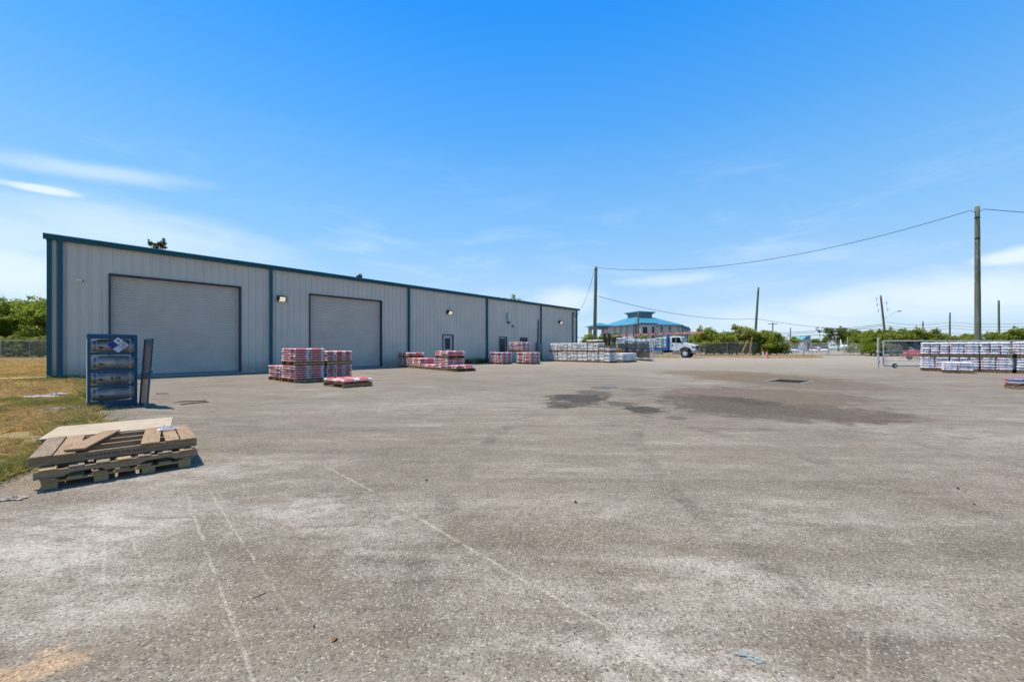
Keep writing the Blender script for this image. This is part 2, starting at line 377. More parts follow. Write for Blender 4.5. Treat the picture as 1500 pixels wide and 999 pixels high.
# ================================================================ warehouse
A = gnd(70, 557); DW = Vector((.6582, .7528, 0)); NW = Vector((.7528, -.6582, 0))
LEN, EAVE, DEEP = 37.7, 5.35, 20.0
BW = empty('warehouse', A, math.atan2(DW.y, DW.x), 'long grey ribbed metal warehouse with teal trim and two roller doors', 'building')
# local frame: x along the facade, -y out to the yard, z up
def fu(px, off=0.0):                      # photo column -> distance along the facade (off metres in front of it)
    s = (px - 750) / F_PX; a = A + NW * off
    return (s * a.y - a.x) / (DW.x - s * DW.y)
def fz(px, py, off=0.0):
    u = fu(px, off); Y = (A + NW * off + DW * u).y
    return H_CAM + (HOR - py) / F_PX * Y
D1 = (fu(160), fu(352.5), 4.25); D2 = (fu(453), fu(559), 4.25)
MD1 = (fu(648), fu(664), 2.25); MD2 = (fu(731), fu(742.5), 2.22); WN = (fu(761.5), fu(772), 1.05, 2.2)
def openings(u0, u1):
    r = []
    for (a, b, z0, z1) in [(D1[0], D1[1], 0, D1[2]), (D2[0], D2[1], 0, D2[2]), (MD1[0], MD1[1], 0, MD1[2]), (MD2[0], MD2[1], 0, MD2[2]), WN]:
        if a < (u0 + u1) / 2 < b: r.append((z0, z1))
    return r
def ribbed_wall():
    prof = []; p = .3048; u = .15
    while u < LEN - .05:
        prof += [(u, 0), (u + .018, .03), (u + .05, .03), (u + .068, 0), (u + .14, 0), (u + .15, .005), (u + .165, .005), (u + .175, 0)]; u += p
    prof = [(0, 0)] + [q for q in prof if q[0] < LEN] + [(LEN, 0)]
    cuts = [D1[0], D1[1], D2[0], D2[1], MD1[0], MD1[1], MD2[0], MD2[1], WN[0], WN[1]]
    prof = [q for q in prof if all(abs(q[0] - c) > .06 for c in cuts)] + [(c, 0.0) for c in cuts]
    prof.sort()
    b = MB()
    for (u0, d0), (u1, d1) in zip(prof[:-1], prof[1:]):
        zs = [(0.02, EAVE)]
        for z0, z1 in openings(u0, u1):
            zs = [s for (a, c) in zs for s in ((a, min(c, z0)), (max(a, z1), c)) if s[1] - s[0] > .03]
        for a, c in zs: b.add([(u0, -d0, a), (u1, -d1, a), (u1, -d1, c), (u0, -d0, c)], [(0, 1, 2, 3)])
    # the other three walls
    b.add([(0, .001, .02), (0, DEEP, .02), (0, DEEP, EAVE), (0, DEEP / 2, EAVE + .75), (0, .001, EAVE)], [(0, 1, 2, 3, 4)])
    b.add([(LEN, .001, .02), (LEN, DEEP, .02), (LEN, DEEP, EAVE), (LEN, DEEP / 2, EAVE + .75), (LEN, .001, EAVE)], [(4, 3, 2, 1, 0)])
    b.add([(0, DEEP, .02), (LEN, DEEP, .02), (LEN, DEEP, EAVE), (0, DEEP, EAVE)], [(3, 2, 1, 0)])
    return b
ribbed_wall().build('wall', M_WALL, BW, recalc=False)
b = MB()
b.prism([(.02, EAVE + .06), (DEEP / 2, EAVE + .80), (DEEP + .3, EAVE + .04), (DEEP + .3, EAVE + .11), (DEEP / 2, EAVE + .87), (.02, EAVE + .13)], (-.06, 0, 0), (0, 1, 0), (0, 0, 1), (LEN + .12, 0, 0))
b.build('roof', M_ROOF, BW)
b = MB()      # box gutter with a rolled lip
b.prism([(-.012, EAVE), (-.012, EAVE + .2), (-.20, EAVE + .2), (-.22, EAVE + .17), (-.22, EAVE + .12), (-.19, EAVE + .09), (-.17, EAVE)], (-.12, 0, 0), (0, 1, 0), (0, 0, 1), (LEN + .45, 0, 0))
b.build('gutter', M_TRIM, BW)
for u, w in ((0.0, .3), (LEN, .3)):
    b = MB(); s = 1 if u == 0 else -1
    w = fu(77) if u == 0 else .26; b.box((u + s * (w / 2 - .02), -.045, EAVE / 2), (w, .03, EAVE - .02)); b.box((u - s * .02, .12, EAVE / 2), (.02, .36, EAVE - .02))
    b.build('corner_trim', M_TRIM, BW, .004)
for px, sp in ((88, .13), (396, .14), (598, .13), (712.5, .13), (791.5, .13)):
    u = fu(px); b = MB(); w = .14
    b.box((u, -.10, EAVE / 2 + .1), (w, .1, EAVE - .18))
    b.prism([(-.05, .2), (-.15, .2), (-.26, .07), (-.22, .0), (-.12, .09), (-.05, .14)], (u - w / 2, 0, 0), (0, 1, 0), (0, 0, 1), (w, 0, 0))
    o = b.build('downspout', M_TRIM, BW, .006)
    for z in (1.6, 3.4, 4.9): s = MB(); s.box((u, -.1, z), (w + .016, .116, .05)); s.build('strap', M_TRIM, o)
def roller(D, first):
    u0, u1, h = D; b = MB(); p = .075; p = .088; z = .02; zs = []
    while z < h - .01:
        zs += [(z, .035), (z + .008, .0), (z + .058, -.008), (z + .078, 0.035)]; z += p
    for (z0, d0), (z1, d1) in zip(zs[:-1], zs[1:]):
        b.add([(u0 + .03, .13 + d0, z0), (u1 - .03, .13 + d0, z0), (u1 - .03, .13 + d1, z1), (u0 + .03, .13 + d1, z1)], [(0, 1, 2, 3)])
    o = b.build('roller_door', M_ROLL, BW, recalc=False)
    r = MB(); r.box(((u0 + u1) / 2, .085, .05), (u1 - u0 - .08, .06, .1)); r.build('bottom_bar', M_BOXG, o)
    j = MB()
    for u, s in ((u0, 1), (u1, -1)):
        j.box((u + s * .02, .05, h / 2), (.045, .24, h)); j.box((u - s * .004, -.04, h / 2), (.03, .02, h))
    j.box(((u0 + u1) / 2, .05, h + .005), (u1 - u0, .24, .05)); j.box(((u0 + u1) / 2, -.042, h + .03), (u1 - u0 + .04, .02, .035))
    j.build('door_frame', M_JAMB, o)
roller(D1, True); roller(D2, False)
def mandoor(D, gz, gw):
    u0, u1, h = D; w = u1 - u0; b = MB()
    gx0, gx1 = u0 + w * gw[0], u0 + w * gw[1]
    for x0, x1, z0, z1 in ((u0 + .06, gx0, .02, h - .06), (gx1, u1 - .06, .02, h - .06), (gx0, gx1, .02, gz[0]), (gx0, gx1, gz[1], h - .06)):
        b.box(((x0 + x1) / 2, .06, (z0 + z1) / 2), (x1 - x0, .045, z1 - z0))
    o = b.build('door', M_DOORP, BW)
    f = MB()
    for u in (u0 + .03, u1 - .03): f.box((u, .02, h / 2), (.06, .14, h))
    f.box(((u0 + u1) / 2, .02, h - .03), (w - .12, .14, .06)); f.build('door_frame', M_TRIM, o)
    g = MB(); g.box(((gx0 + gx1) / 2, .06, (gz[0] + gz[1]) / 2), (gx1 - gx0, .02, gz[1] - gz[0])); g.build('pane', M_GLASS, o)
    k = MB(); k.tube((u1 - .14, .037, 1.02), (u1 - .14, -.02, 1.02), .02); k.box((u1 - .17, -.02, 1.02), (.1, .02, .025)); k.build('handle', M_GALV, o)
mandoor(MD1, (1.15, 1.98), (.25, .75)); mandoor(MD2, (.3, 2.05), (.16, .84))
u0, u1, z0, z1 = WN; b = MB()
for u in (u0 + .03, u1 - .03): b.box((u, .0, (z0 + z1) / 2), (.06, .12, z1 - z0))
for z in (z0 + .03, z1 - .03): b.box(((u0 + u1) / 2, .0, z), (u1 - u0 - .12, .12, .06))
o = b.build('window', M_TRIM, BW); g = MB(); g.box(((u0 + u1) / 2, .03, (z0 + z1) / 2), (u1 - u0 - .12, .02, z1 - z0 - .12)); g.build('pane', M_GLASS, o)
i = MB(); i.box((LEN / 2, .9, 2.2), (LEN - .4, .02, 4.2)); i.build('partition', paint('inner_lining', (.05, .05, .05), .9), BW)
for px, py in ((411.5, 437.5), (657, 457.5), (819.5, 472)):
    u, z = fu(px), fz(px, py); w = .40 if px < 500 else .42
    b = MB(); b.prism([(0, -.14), (-.1, -.15), (-.24, -.06), (-.22, .13), (0, .15)], (u - w / 2, -.03, z), (0, 1, 0), (0, 0, 1), (w, 0, 0))
    o = b.build('wall_light', M_BLACK, BW, .008)
    g = MB(); g.prism([(-.11, -.165), (-.27, -.06), (-.255, -.02), (-.245, .06), (-.235, .06), (-.2, -.05), (-.1, -.14)], (u - w * .34, -.03, z), (0, 1, 0), (0, 0, 1), (w * .68, 0, 0)); g.build('lens', M_LAMP, o)
u, z = fu(119.5), fz(119.5, 411); b = MB()
b.tube((u - .1, -.0, z), (u - .1, -.06, z), .05); b.tube((u - .1, -.06, z), (u + .03, -.16, z - .02), .035, n=12); o = b.build('security_camera', M_WHITE, BW)
b = MB(); b.tube((u + .03, -.16, z - .02), (u + .045, -.172, z - .023), .03, n=12); b.build('lens', M_BLACK, o)
u, z = fu(743.8), fz(743.8, 465); b = MB(); b.box((u, -.13, z), (.3, .2, .75)); b.build('wall_vent', paint('pale_green_box', (.5, .56, .5), .5), BW, .02)
b = MB(); b.box((u, -.1, z - .47), (.26, .14, .14)); b.build('vent_outlet', M_BLACK, BW, .01)
u, z = fu(750.5), fz(750.5, 477.8); b = MB(); b.box((u, -.06, z), (.2, .07, .18)); b.tube((u, -.09, z), (u, -.16, z - .06), .06); b.build('horn', M_BOXG, BW, .006)
u = fu(788); b = MB(); b.tube((u, -.09, .6), (u, -.09, fz(788, 468)), .055); b.tube((u - .1, -.08, .6), (u - .1, -.08, fz(788, 480)), .04)
for q in (1.7, 2.6, 3.6): b.box((u - .04, -.07, q), (.3, .06, .06))
b.build('conduit', M_BOXG, BW)
b = MB(); b.box((u - .02, -.15, 1.15), (.72, .24, 1.2)); o = b.build('meter_box', M_BOXG, BW, .012)
b = MB(); b.box((u - .02, -.278, 1.15), (.62, .012, 1.1)); b.box((u + .25, -.29, 1.15), (.03, .02, .14)); b.build('box_door', paint('box_door', (.17, .2, .22), .5), o)
u = fu(838); zt = fz(838, 459); b = MB(); b.tube((u, -.1, .4), (u, -.1, zt), .05); b.tube((u, -.1, zt), (u + .1, -.2, zt + .05), .08, .07)
b.path([(u + .08, -.2, zt), (u + .3, -.2, zt - .3), (u + .6, -.2, zt - .32), (u + .9, -.18, zt - .05), (u + 1.3, -.1, EAVE - .1)], .025); b.build('service_mast', M_BLACK, BW)
b = MB(); b.box((LEN / 2, -.02, -.03), (LEN + .1, .2, .1)); b.build('slab_edge', M_CONC, BW)

# ================================================================ pallets and bagged loads
M_PAL = {a: wood('pallet_wood_' + a.lower(), (.48, .31, .15), (.24, .145, .065), a) for a in 'XY'}
def pallet_mesh(W, D, H=.125, cache={}):
    k = (W, D, H)
    if k in cache: return cache[k]
    b = MB(); t = .018
    for i in range(3):
        y = .045 + (D - .09) * i / 2
        b.box((W / 2, y, H / 2), (W - .01, .06, H - 2 * t - .002), 0, 0)
    nb = 7
    for i in range(nb): b.box((.05 + (W - .1) * i / (nb - 1), D / 2, H - t / 2), (.095, D, t), 0, 1)
    for i in range(4): b.box((.05 + (W - .1) * i / 3, D / 2, t / 2), (.095, D, t), 0, 1)
    cache[k] = b.mesh('pallet', [M_PAL['X'], M_PAL['Y']]); return cache[k]
def bag_mat(style):
    n = N('bag_film_' + style); v = n.obj(); x, y, z = n.xyz(v)[0:3]
    rnd = n.n('ShaderNodeObjectInfo').outputs['Random']
    off = n.n('ShaderNodeCombineXYZ', {0: n.math('MULTIPLY', rnd, 31), 1: n.math('MULTIPLY', rnd, 17), 2: 0.0}).outputs[0]
    nz = n.noise(n.vm('ADD', v, off), 6, 4, .6); nf = n.noise(n.vm('ADD', v, off), 22, 3, .6)
    az = n.math('ABSOLUTE', z)
    def band(s, a, b, e=.02): return n.math('MULTIPLY', n.mapr(s, a - e, a + e), n.mapr(s, b + e, b - e))
    wob = n.math('MULTIPLY', n.math('SUBTRACT', nz, .5), .22)
    xw, yw, zw = n.math('ADD', x, wob), n.math('ADD', y, wob), n.math('ADD', z, wob)
    top = n.mapr(az, .40, .46)
    letters = n.mapr(n.noise(n.mapping(n.vm('ADD', v, off), sc=(26, 26, 5)), 1, 1, .5), .5, .56)
    if style in ('red', 'redwhite'):
        c = (.70, .69, .68)
        red = (.62, .04, .012)
        side = n.math('MAXIMUM', n.math('MULTIPLY', band(n.math('ABSOLUTE', zw), .09, .60, .05), n.mapr(xw, .27, .2)), band(yw, -.2, .22) if style == 'red' else band(yw, -.2, .2))
        side = n.math('MULTIPLY', side, n.mapr(n.math('ABSOLUTE', x), .46, .36) if style == 'red' else n.mapr(n.math('ABSOLUTE', x), .30, .2))
        endred = n.math('MULTIPLY', n.mapr(n.math('ABSOLUTE', x), .45, .48), band(yw, -.36, .24))
        if style == 'redwhite': endred = n.math('MULTIPLY', endred, .9)
        c = n.mix(n.math('MULTIPLY', n.math('MAXIMUM', side, endred), .95), c, red)
        c = n.mix(n.math('MULTIPLY', n.math('MULTIPLY', band(z, -.14, .12, .03), n.mapr(n.math('ABSOLUTE', x), .42, .38)), n.math('MULTIPLY', letters, .75 if style == 'red' else .5)), c, (.66, .62, .6) if style == 'red' else (.03, .04, .10))
        tr = n.math('MULTIPLY', top, n.mapr(n.noise(n.vm('ADD', v, off), 3.2, 2, .5), .60, .52))
        c = n.mix(tr, c, red if style == 'red' else (.7, .7, .69))
        if style == 'redwhite': c = n.mix(n.math('MULTIPLY', n.mapr(az, .22, .4), n.math('MULTIPLY', n.mapr(n.math('ABSOLUTE', x), .2, .3), .6)), c, (.05, .06, .1))
    elif style == 'navy':      # white film with rows of navy lettering and a red mark
        c = (.83, .83, .84)
        row = band(z, -.20, .20, .05)
        words = n.math('MULTIPLY', row, n.math('MULTIPLY', letters, n.mapr(n.noise(n.mapping(n.vm('ADD', v, off), sc=(5, 5, .1)), 1, 1), .36, .44)))
        c = n.mix(n.math('MULTIPLY', words, .85), c, (.04, .05, .22))
        blk = n.math('MULTIPLY', row, n.math('MULTIPLY', band(x, .02, .24), n.mapr(nf, .35, .5, 0, .75)))
        c = n.mix(blk, c, (.05, .06, .22))
        c = n.mix(n.math('MULTIPLY', band(z, -.24, .24, .05), n.math('MULTIPLY', n.math('MAXIMUM', band(x, -.42, -.3), band(y, .26, .36)), .85)), c, (.55, .06, .04))
    elif style == 'cream':     # sun-bleached white film with faint grey print
        c = (.82, .80, .75)
        words = n.math('MULTIPLY', band(z, -.24, .2, .06), n.math('MULTIPLY', letters, n.mapr(n.noise(n.mapping(n.vm('ADD', v, off), sc=(4, 4, .1)), 1, 1), .4, .5)))
        c = n.mix(n.math('MULTIPLY', words, .85), c, (.10, .13, .22))
        c = n.mix(n.math('MULTIPLY', band(x, -.4, -.3), .3), c, (.5, .2, .12))
        c = n.mix(n.mapr(nz, .5, .75, 0, .35), c, (.5, .46, .36))
    elif style == 'sky':       # pale blue and white
        c = n.mix(n.math('MULTIPLY', n.math('MAXIMUM', band(xw, -.35, .05), band(yw, 0, .3)), .9), (.68, .72, .74), (.13, .42, .62))
        c = n.mix(n.math('MULTIPLY', letters, n.math('MULTIPLY', band(z, -.25, .25), .5)), c, (.05, .16, .34))
        c = n.mix(n.math('MULTIPLY', band(xw, .3, .42), .5), c, (.75, .75, .72))
    else:                      # 'royal': navy, white and red
        c = n.mix(n.math('MULTIPLY', n.math('MAXIMUM', band(z, -.05, .6, .04), band(xw, .1, .5)), .95), (.70, .68, .70), (.025, .03, .17))
        c = n.mix(n.math('MULTIPLY', letters, n.math('MULTIPLY', band(z, .0, .32), .6)), c, (.55, .58, .66))
        c = n.mix(n.math('MULTIPLY', n.math('MAXIMUM', band(x, -.6, -.36), n.math('MULTIPLY', top, .65)), .95), c, (.50, .035, .05))
    c = n.mix(n.mapr(n.math('ABSOLUTE', z), .34, .5, 0, .4 if style == 'redwhite' else .2), c, (.16, .15, .15)) if style in ('cream', 'navy', 'redwhite') else c  # crevice shade between stacked layers, painted into the film near top and bottom
    c = n.mix(n.math('MULTIPLY', rnd, .22), c, (.45, .42, .38))
    c = n.mix(n.mapr(nf, .55, .8, 0, .25), c, (.3, .26, .22))
    return n.out(n.bsdf(c, .42, 0, n.bump(n.math('ADD', nz, nf), .5, .02), .45))
def bag_meshes(style):
    m = bag_mat(style); out = []
    for k in range(3):
        rg = random.Random(k * 5 + 1); b = MB(); nu, nv = 20, 9; vs = []
        ph = [rg.uniform(0, 6.28) for _ in range(6)]
        def sp(c, e): return math.copysign(abs(c) ** e, c)
        for j in range(nv):
            t = -math.pi / 2 + math.pi * j / (nv - 1)
            for i in range(nu):
                w = 2 * math.pi * (i + .5) / nu
                r = sp(math.cos(t), .55) if abs(math.cos(t)) > 1e-6 else 0.0
                X, Y, Z = .5 * r * sp(math.cos(w), .22), .5 * r * sp(math.sin(w), .22), .5 * sp(math.sin(t), .72)
                wv = 1 + .02 * math.sin(3 * w + ph[0]) + .02 * math.sin(5 * w + ph[1])
                Z *= 1 + .12 * math.sin(7 * X + ph[2]) * math.cos(6 * Y + ph[3])
                vs.append((X * wv, Y * wv, Z))
        fs = [(j * nu + i, j * nu + (i + 1) % nu, (j + 1) * nu + (i + 1) % nu, (j + 1) * nu + i) for j in range(nv - 1) for i in range(nu)]
        b.add(vs, fs, 0, True); out.append(b.mesh('bag', m))
    return out
BAGS = {}
def load(label, org, d, z0, W, D, layers, lh, style, group, flip=False, ph=.125, name='bagged_pallet_load', cat='pallet load', skip=(), messy=0.0):
    if style not in BAGS: BAGS[style] = bag_meshes(style)
    rz = math.atan2(d[1], d[0])
    t = empty(name, (org[0], org[1], z0), rz, label, cat, group)
    link('pallet', pallet_mesh(W, D, ph), t)
    rows = []
    y1 = .42 * D
    for i in range(2): rows.append((W / 4 + i * W / 2, y1 / 2, W / 2, y1, 0))
    for i in range(3): rows.append((W / 6 + i * W / 3, y1 + (D - y1) / 2, D - y1, W / 3, 90))
    for L in range(layers):
        for q, (x, y, l, w, r) in enumerate(rows):
            if (L, q) in skip: continue
            if flip: y, r = D - y, r + 180
            j = .012 + messy
            o = link('bag', random.choice(BAGS[style]), t, (x + random.uniform(-j, j), y + random.uniform(-j, j), ph + .002 + lh * (L + .5) + random.uniform(0, messy * .3)),
                     (random.uniform(-messy, messy) * 1.2, random.uniform(-messy, messy) * 1.2, R(r) + random.uniform(-.025 - messy, .025 + messy)), (l * random.uniform(.985, 1.03), w * random.uniform(.98, 1.04), lh * random.uniform(1.0, 1.12)))
    return t
def V2(v): return Vector((v[0], v[1], 0))
GR = 'red and white bagged loads before the roller doors'
C0 = gnd(431.6, 561.4); d = V2((.635, .772)).normalized(); e = V2((-d.y, d.x))
load('red and white bag load at the front corner, carrying a second tall load', C0, d, 0, 1.06, 1.2, 6, .079, 'red', GR)
load('red and white bag load tucked low beside the tall pair, on the left', C0 + e * 1.3, d, 0, 1.06, 1.15, 6, .073, 'red', GR)
load('red and white bag load on the ground under the shorter upper load', C0 + d * 1.13, d, 0, 1.0, 1.2, 6, .077, 'red', GR, True)
load('tallest red and white bag load, set on the front corner load', C0 + d * .01 + e * .02, d, .603, 1.06, 1.2, 6, .081, 'red', GR)
load('upper red and white bag load nearest the second roller door', C0 + d * 1.15 + e * .05, d, .60, 1.0, 1.18, 5, .078, 'red', GR, True)
C1 = gnd(502.4, 568.6)
load('nearly empty pallet with a slumped layer of red bags, alone on the asphalt', C1, d, 0, 1.0, 1.3, 1, .13, 'red', GR, messy=.03)
GM = 'red and white bagged loads by the man door'
R0 = gnd(582.9, 537.6); r = (gnd(656.5, 543.7) - R0).normalized(); s = V2((-r.y, r.x)); T = [R0.lerp(gnd(656.5, 543.6), k) for k in (0, 1)]
def rowpos(px):      # point on the row's base line under photo column px
    q = (px - 750) / F_PX; k = (q * R0.y - R0.x) / (r.x - q * r.y); return R0 + r * k
def rowload(label, p0, p1, z0, D, layers, lh, **k):
    a, b_ = rowpos(p0), rowpos(p1); return load(label, a, r, z0, round((b_ - a).length - .05, 3), D, layers, lh, 'red', GM, **k)
rowload('red and white bag load at the wall end, under a thin one', 582.9, 597.3, 0, 1.1, 5, .096)
rowload('thin dark red bag load, topmost at the wall end of the row', 582.5, 597.8, .622, 1.15, 2, .1)
rowload('red and white bag load of five layers, second from the wall, nothing on top', 597.6, 615.3, 0, 1.1, 5, .1)
rowload('low two-layer red bag load in the dip of the row', 615.6, 635.3, 0, 1.1, 2, .085)
rowload('red bag load under the man door, carrying another load', 635.7, 656, 0, 1.15, 6, .088)
rowload('upper red and white bag load in front of the man door', 636.5, 656, .672, 1.15, 3, .09)
rowload('slumped low load of red bags at the yard end of the row', 656.6, 669, 0, 1.25, 2, .1, messy=.045)
GW = 'white and red bagged loads by the wall meter'
d2 = V2((.66, .75)).normalized(); e2 = V2((-d2.y, d2.x)); K1, K2 = gnd(735, 533.8), gnd(776.8, 533.8)
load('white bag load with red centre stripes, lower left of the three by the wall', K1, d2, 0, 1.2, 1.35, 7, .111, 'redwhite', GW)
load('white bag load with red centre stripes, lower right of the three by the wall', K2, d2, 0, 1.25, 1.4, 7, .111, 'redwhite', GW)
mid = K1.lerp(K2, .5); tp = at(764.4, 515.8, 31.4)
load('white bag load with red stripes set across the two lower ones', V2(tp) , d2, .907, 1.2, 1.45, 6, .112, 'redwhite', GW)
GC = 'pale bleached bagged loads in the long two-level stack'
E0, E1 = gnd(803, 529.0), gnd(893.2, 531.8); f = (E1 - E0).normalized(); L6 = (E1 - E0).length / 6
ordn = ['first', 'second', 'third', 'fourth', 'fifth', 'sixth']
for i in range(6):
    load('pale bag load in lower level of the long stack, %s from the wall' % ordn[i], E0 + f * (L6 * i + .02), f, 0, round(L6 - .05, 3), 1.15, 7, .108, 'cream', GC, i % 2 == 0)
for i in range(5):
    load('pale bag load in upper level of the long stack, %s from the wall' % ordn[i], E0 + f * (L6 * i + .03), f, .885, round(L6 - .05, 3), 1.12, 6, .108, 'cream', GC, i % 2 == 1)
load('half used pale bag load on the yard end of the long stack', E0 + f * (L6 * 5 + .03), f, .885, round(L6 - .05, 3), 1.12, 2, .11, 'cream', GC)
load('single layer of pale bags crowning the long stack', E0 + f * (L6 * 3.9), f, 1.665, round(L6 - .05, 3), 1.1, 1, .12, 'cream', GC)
p = empty('wooden_pallet', E0 + f * (L6 * 5 + .08) + Vector((0, 0, 1.245)), math.atan2(f.y, f.x), 'empty pallet lying on the half used load of the long stack', 'pallet'); link('deck', pallet_mesh(1.0, 1.1, .125), p)
p.rotation_euler.y = R(-3)
nrm = V2((-f.y, f.x))
load('pale bag load standing behind the yard end of the long stack', E1 + nrm * 1.55 - f * .9, f, 0, 1.2, 1.2, 6, .11, 'cream', GC)
load('pale bag load behind the long stack, next to the screened gate', E1 + nrm * 2.9 - f * 1.0, f, 0, 1.2, 1.2, 6, .11, 'cream', GC)
GB = 'white and navy bagged loads against the chain link gate'
Q0 = gnd(1349.5, 543.2); q = V2((.72, -.69)).normalized(); mq = V2((-q.y, q.x))
tt = [0, 1.03, 2.06, 3.2, 4.24]
for i, t in enumerate(tt):
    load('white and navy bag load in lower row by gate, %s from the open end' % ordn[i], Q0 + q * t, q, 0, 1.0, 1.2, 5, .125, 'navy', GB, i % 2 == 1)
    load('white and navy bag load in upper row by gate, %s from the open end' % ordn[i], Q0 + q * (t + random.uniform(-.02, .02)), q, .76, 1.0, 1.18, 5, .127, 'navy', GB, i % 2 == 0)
load('short white and navy bag load standing alone in front of the gate stack', gnd(1381, 546.4) , q, 0, 1.0, 1.0, 4, .105, 'navy', GB)
load('low pallet of navy, red and white bags at the right edge of the yard', gnd(1470.5, 568.6), V2((.5, -.866)), 0, 1.2, 1.1, 2, .1, 'royal', 'navy and red bagged loads')
# ================================================================ stacked pallets in the foreground
WG = {a: wood('weathered_board_' + a.lower(), (.44, .32, .20), (.19, .13, .075), a, .85, 1) for a in 'XY'}
WB = {a: wood('brown_board_' + a.lower(), (.52, .36, .205), (.26, .155, .08), a) for a in 'XY'}
WY = {a: wood('fresh_board_' + a.lower(), (.52, .36, .18), (.32, .21, .095), a) for a in 'XY'}
PLY = wood('plywood', (.60, .48, .33), (.42, .31, .19), 'X')
pz = gnd(59, 719.3); pd = (gnd(276.8, 683.4) - pz).normalized(); pn = V2((-pd.y, pd.x))
def board(name, parent, c, dim, mat, rz=0.0, rx=0.0, ry=0.0, bevel=.004):
    b = MB(); l, w, t = dim; nx = 8
    vs = []; rg = random.Random(int(abs(c[0] * 977 + c[1] * 631 + c[2] * 311)))
    ax = 0 if l >= w else 1
    for i in range(nx + 1):
        s = i / nx - .5
        jz, jw = rg.uniform(-.0012, .0012), rg.uniform(-.0018, .0018)
        for sy in (-1, 1):
            for sz in (-1, 1):
                if ax == 0: vs.append((s * l, sy * w / 2 + jw, sz * t / 2 + jz))
                else: vs.append((sy * l / 2 + jw, s * w, sz * t / 2 + jz))
    fs = [(0, 1, 3, 2), (nx*4, nx*4+2, nx*4+3, nx*4+1)]
    for i in range(nx):
        a, b_ = i * 4, i * 4 + 4
        fs += [(a, b_, b_+1, a+1), (a+1, b_+1, b_+3, a+3), (a+3, b_+3, b_+2, a+2), (a+2, b_+2, b_, a)]
    b.add(vs, fs)
    o = b.build(name, mat, parent, bevel); o.location = c; o.rotation_euler = (rx, ry, rz); return o
def stringer(parent, c, L, h, t, mat, notch=True):
    """long rail with two fork notches in its lower edge"""
    pts = [(-L/2, -h/2)]
    if notch:
        for x0 in (-L * .34, L * .10):
            w = L * .235; n_ = h * .42
            pts += [(x0, -h/2), (x0 + .025, -h/2 + n_ * .75), (x0 + .05, -h/2 + n_), (x0 + w - .05, -h/2 + n_), (x0 + w - .025, -h/2 + n_ * .75), (x0 + w, -h/2)]
    pts += [(L/2, -h/2), (L/2, h/2), (-L/2, h/2)]
    b = MB(); b.prism(pts, (0, -t / 2, 0), (1, 0, 0), (0, 0, 1), (0, t, 0))
    o = b.build('stringer', mat, parent, .003); o.location = c; return o
GP = 'weathered pallets stacked in the foreground'
ang = math.atan2(pd.y, pd.x); L = 1.0
# bottom pallet: thin pale deck on blocks
P1 = empty('wooden_pallet', pz, ang, 'pale block pallet at the bottom of the foreground stack, flat on the asphalt', 'pallet', GP)
for i in range(3):
    for x in (.05, .36, .68, .95): board('block', P1, (x, .045 + i * .42, .028), (.095, .09, .052), WY['X'])
for i in range(3): board('deck_board', P1, (L / 2, .045 + i * .42, .0635), (L, .10, .016), WY['X'])
for i in range(7): board('deck_board', P1, (.05 + i * .15, .465, .080), (.10, .93, .015), WY['Y'])
# middle pallet: notched grey rails
a2 = V2(at(48, 707.3, 3.30)); P2 = empty('wooden_pallet', a2 + Vector((0, 0, .089)), ang + R(1.5), 'grey pallet with notched side rails in the middle of the foreground stack', 'pallet', GP)
L2 = 1.09
for i in range(3): stringer(P2, (L2 / 2, .025 + i * .46, .047), L2, .066, .04, WG['X'])
for i, x in enumerate((.08, .245, .41, .55, .69, .84, 1.0)): board('deck_board', P2, (x, .475 + random.uniform(-.015, .015), .0875), (.1 + random.uniform(-.02, .01), .96, .013), (WG if i % 3 else WY)['Y'])
for i in range(4): board('deck_board', P2, (.08 + i * .31, .475, .007), (.09, .96, .012), WG['Y'])
# top pallet: half its boards torn off
a3 = V2(at(39.5, 690, 3.36)); P3 = empty('wooden_pallet', a3 + Vector((0, 0, .181)), ang - R(1), 'dark top pallet of the foreground stack with most deck boards torn off and stencilled rail', 'pallet', GP)
L3 = 1.14
rails = [stringer(P3, (L3 / 2, y + .02, .046), L3, .078, .036, WG['X'] if i == 0 else WB['X'], False) for i, y in enumerate((.02, .34, .62, .93))]
for x, w, dy, m in ((.075, .13, 0, WG), (.215, .13, -.02, WB)): board('deck_board', P3, (x, .50 + dy, .094), (w, 1.04, .017), m['Y'])
for x, w, dy in ((.945, .11, .03), (1.07, .12, .0)): board('deck_board', P3, (x, .47 + dy, .094), (w, 1.0, .017), WB['Y'])
board('deck_board', P3, (.80, .47, .097), (.14, .98, .018), WB['Y'], R(-3))
t = bpy.data.curves.new('stencil', 'FONT'); t.body = 'HEADRANE FIBIA\u25a0CO'; t.body = 'HEADRANE FIBIACO'; t.size = .036; t.extrude = .0006; t.space_character = 1.25
to = bpy.data.objects.new('tmp', t); COL.objects.link(to); dg = bpy.context.evaluated_depsgraph_get(); me = bpy.data.meshes.new_from_object(to.evaluated_get(dg)); bpy.data.objects.remove(to)
me.materials.clear(); me.materials.append(paint('stencil_ink', (.03, .028, .026), .8)); o = link('stencil', me, rails[0], (-.23, -.0188, -.014), (R(90), 0, 0))
lb = empty('loose_board', Vector((-4.23, 3.98, .296)), R(32), 'cracked brown board lying slantwise over the torn top pallet', 'board')
board('plank', lb, (0, 0, 0), (.14, 1.0, .018), WB['Y'], 0, R(-.5))
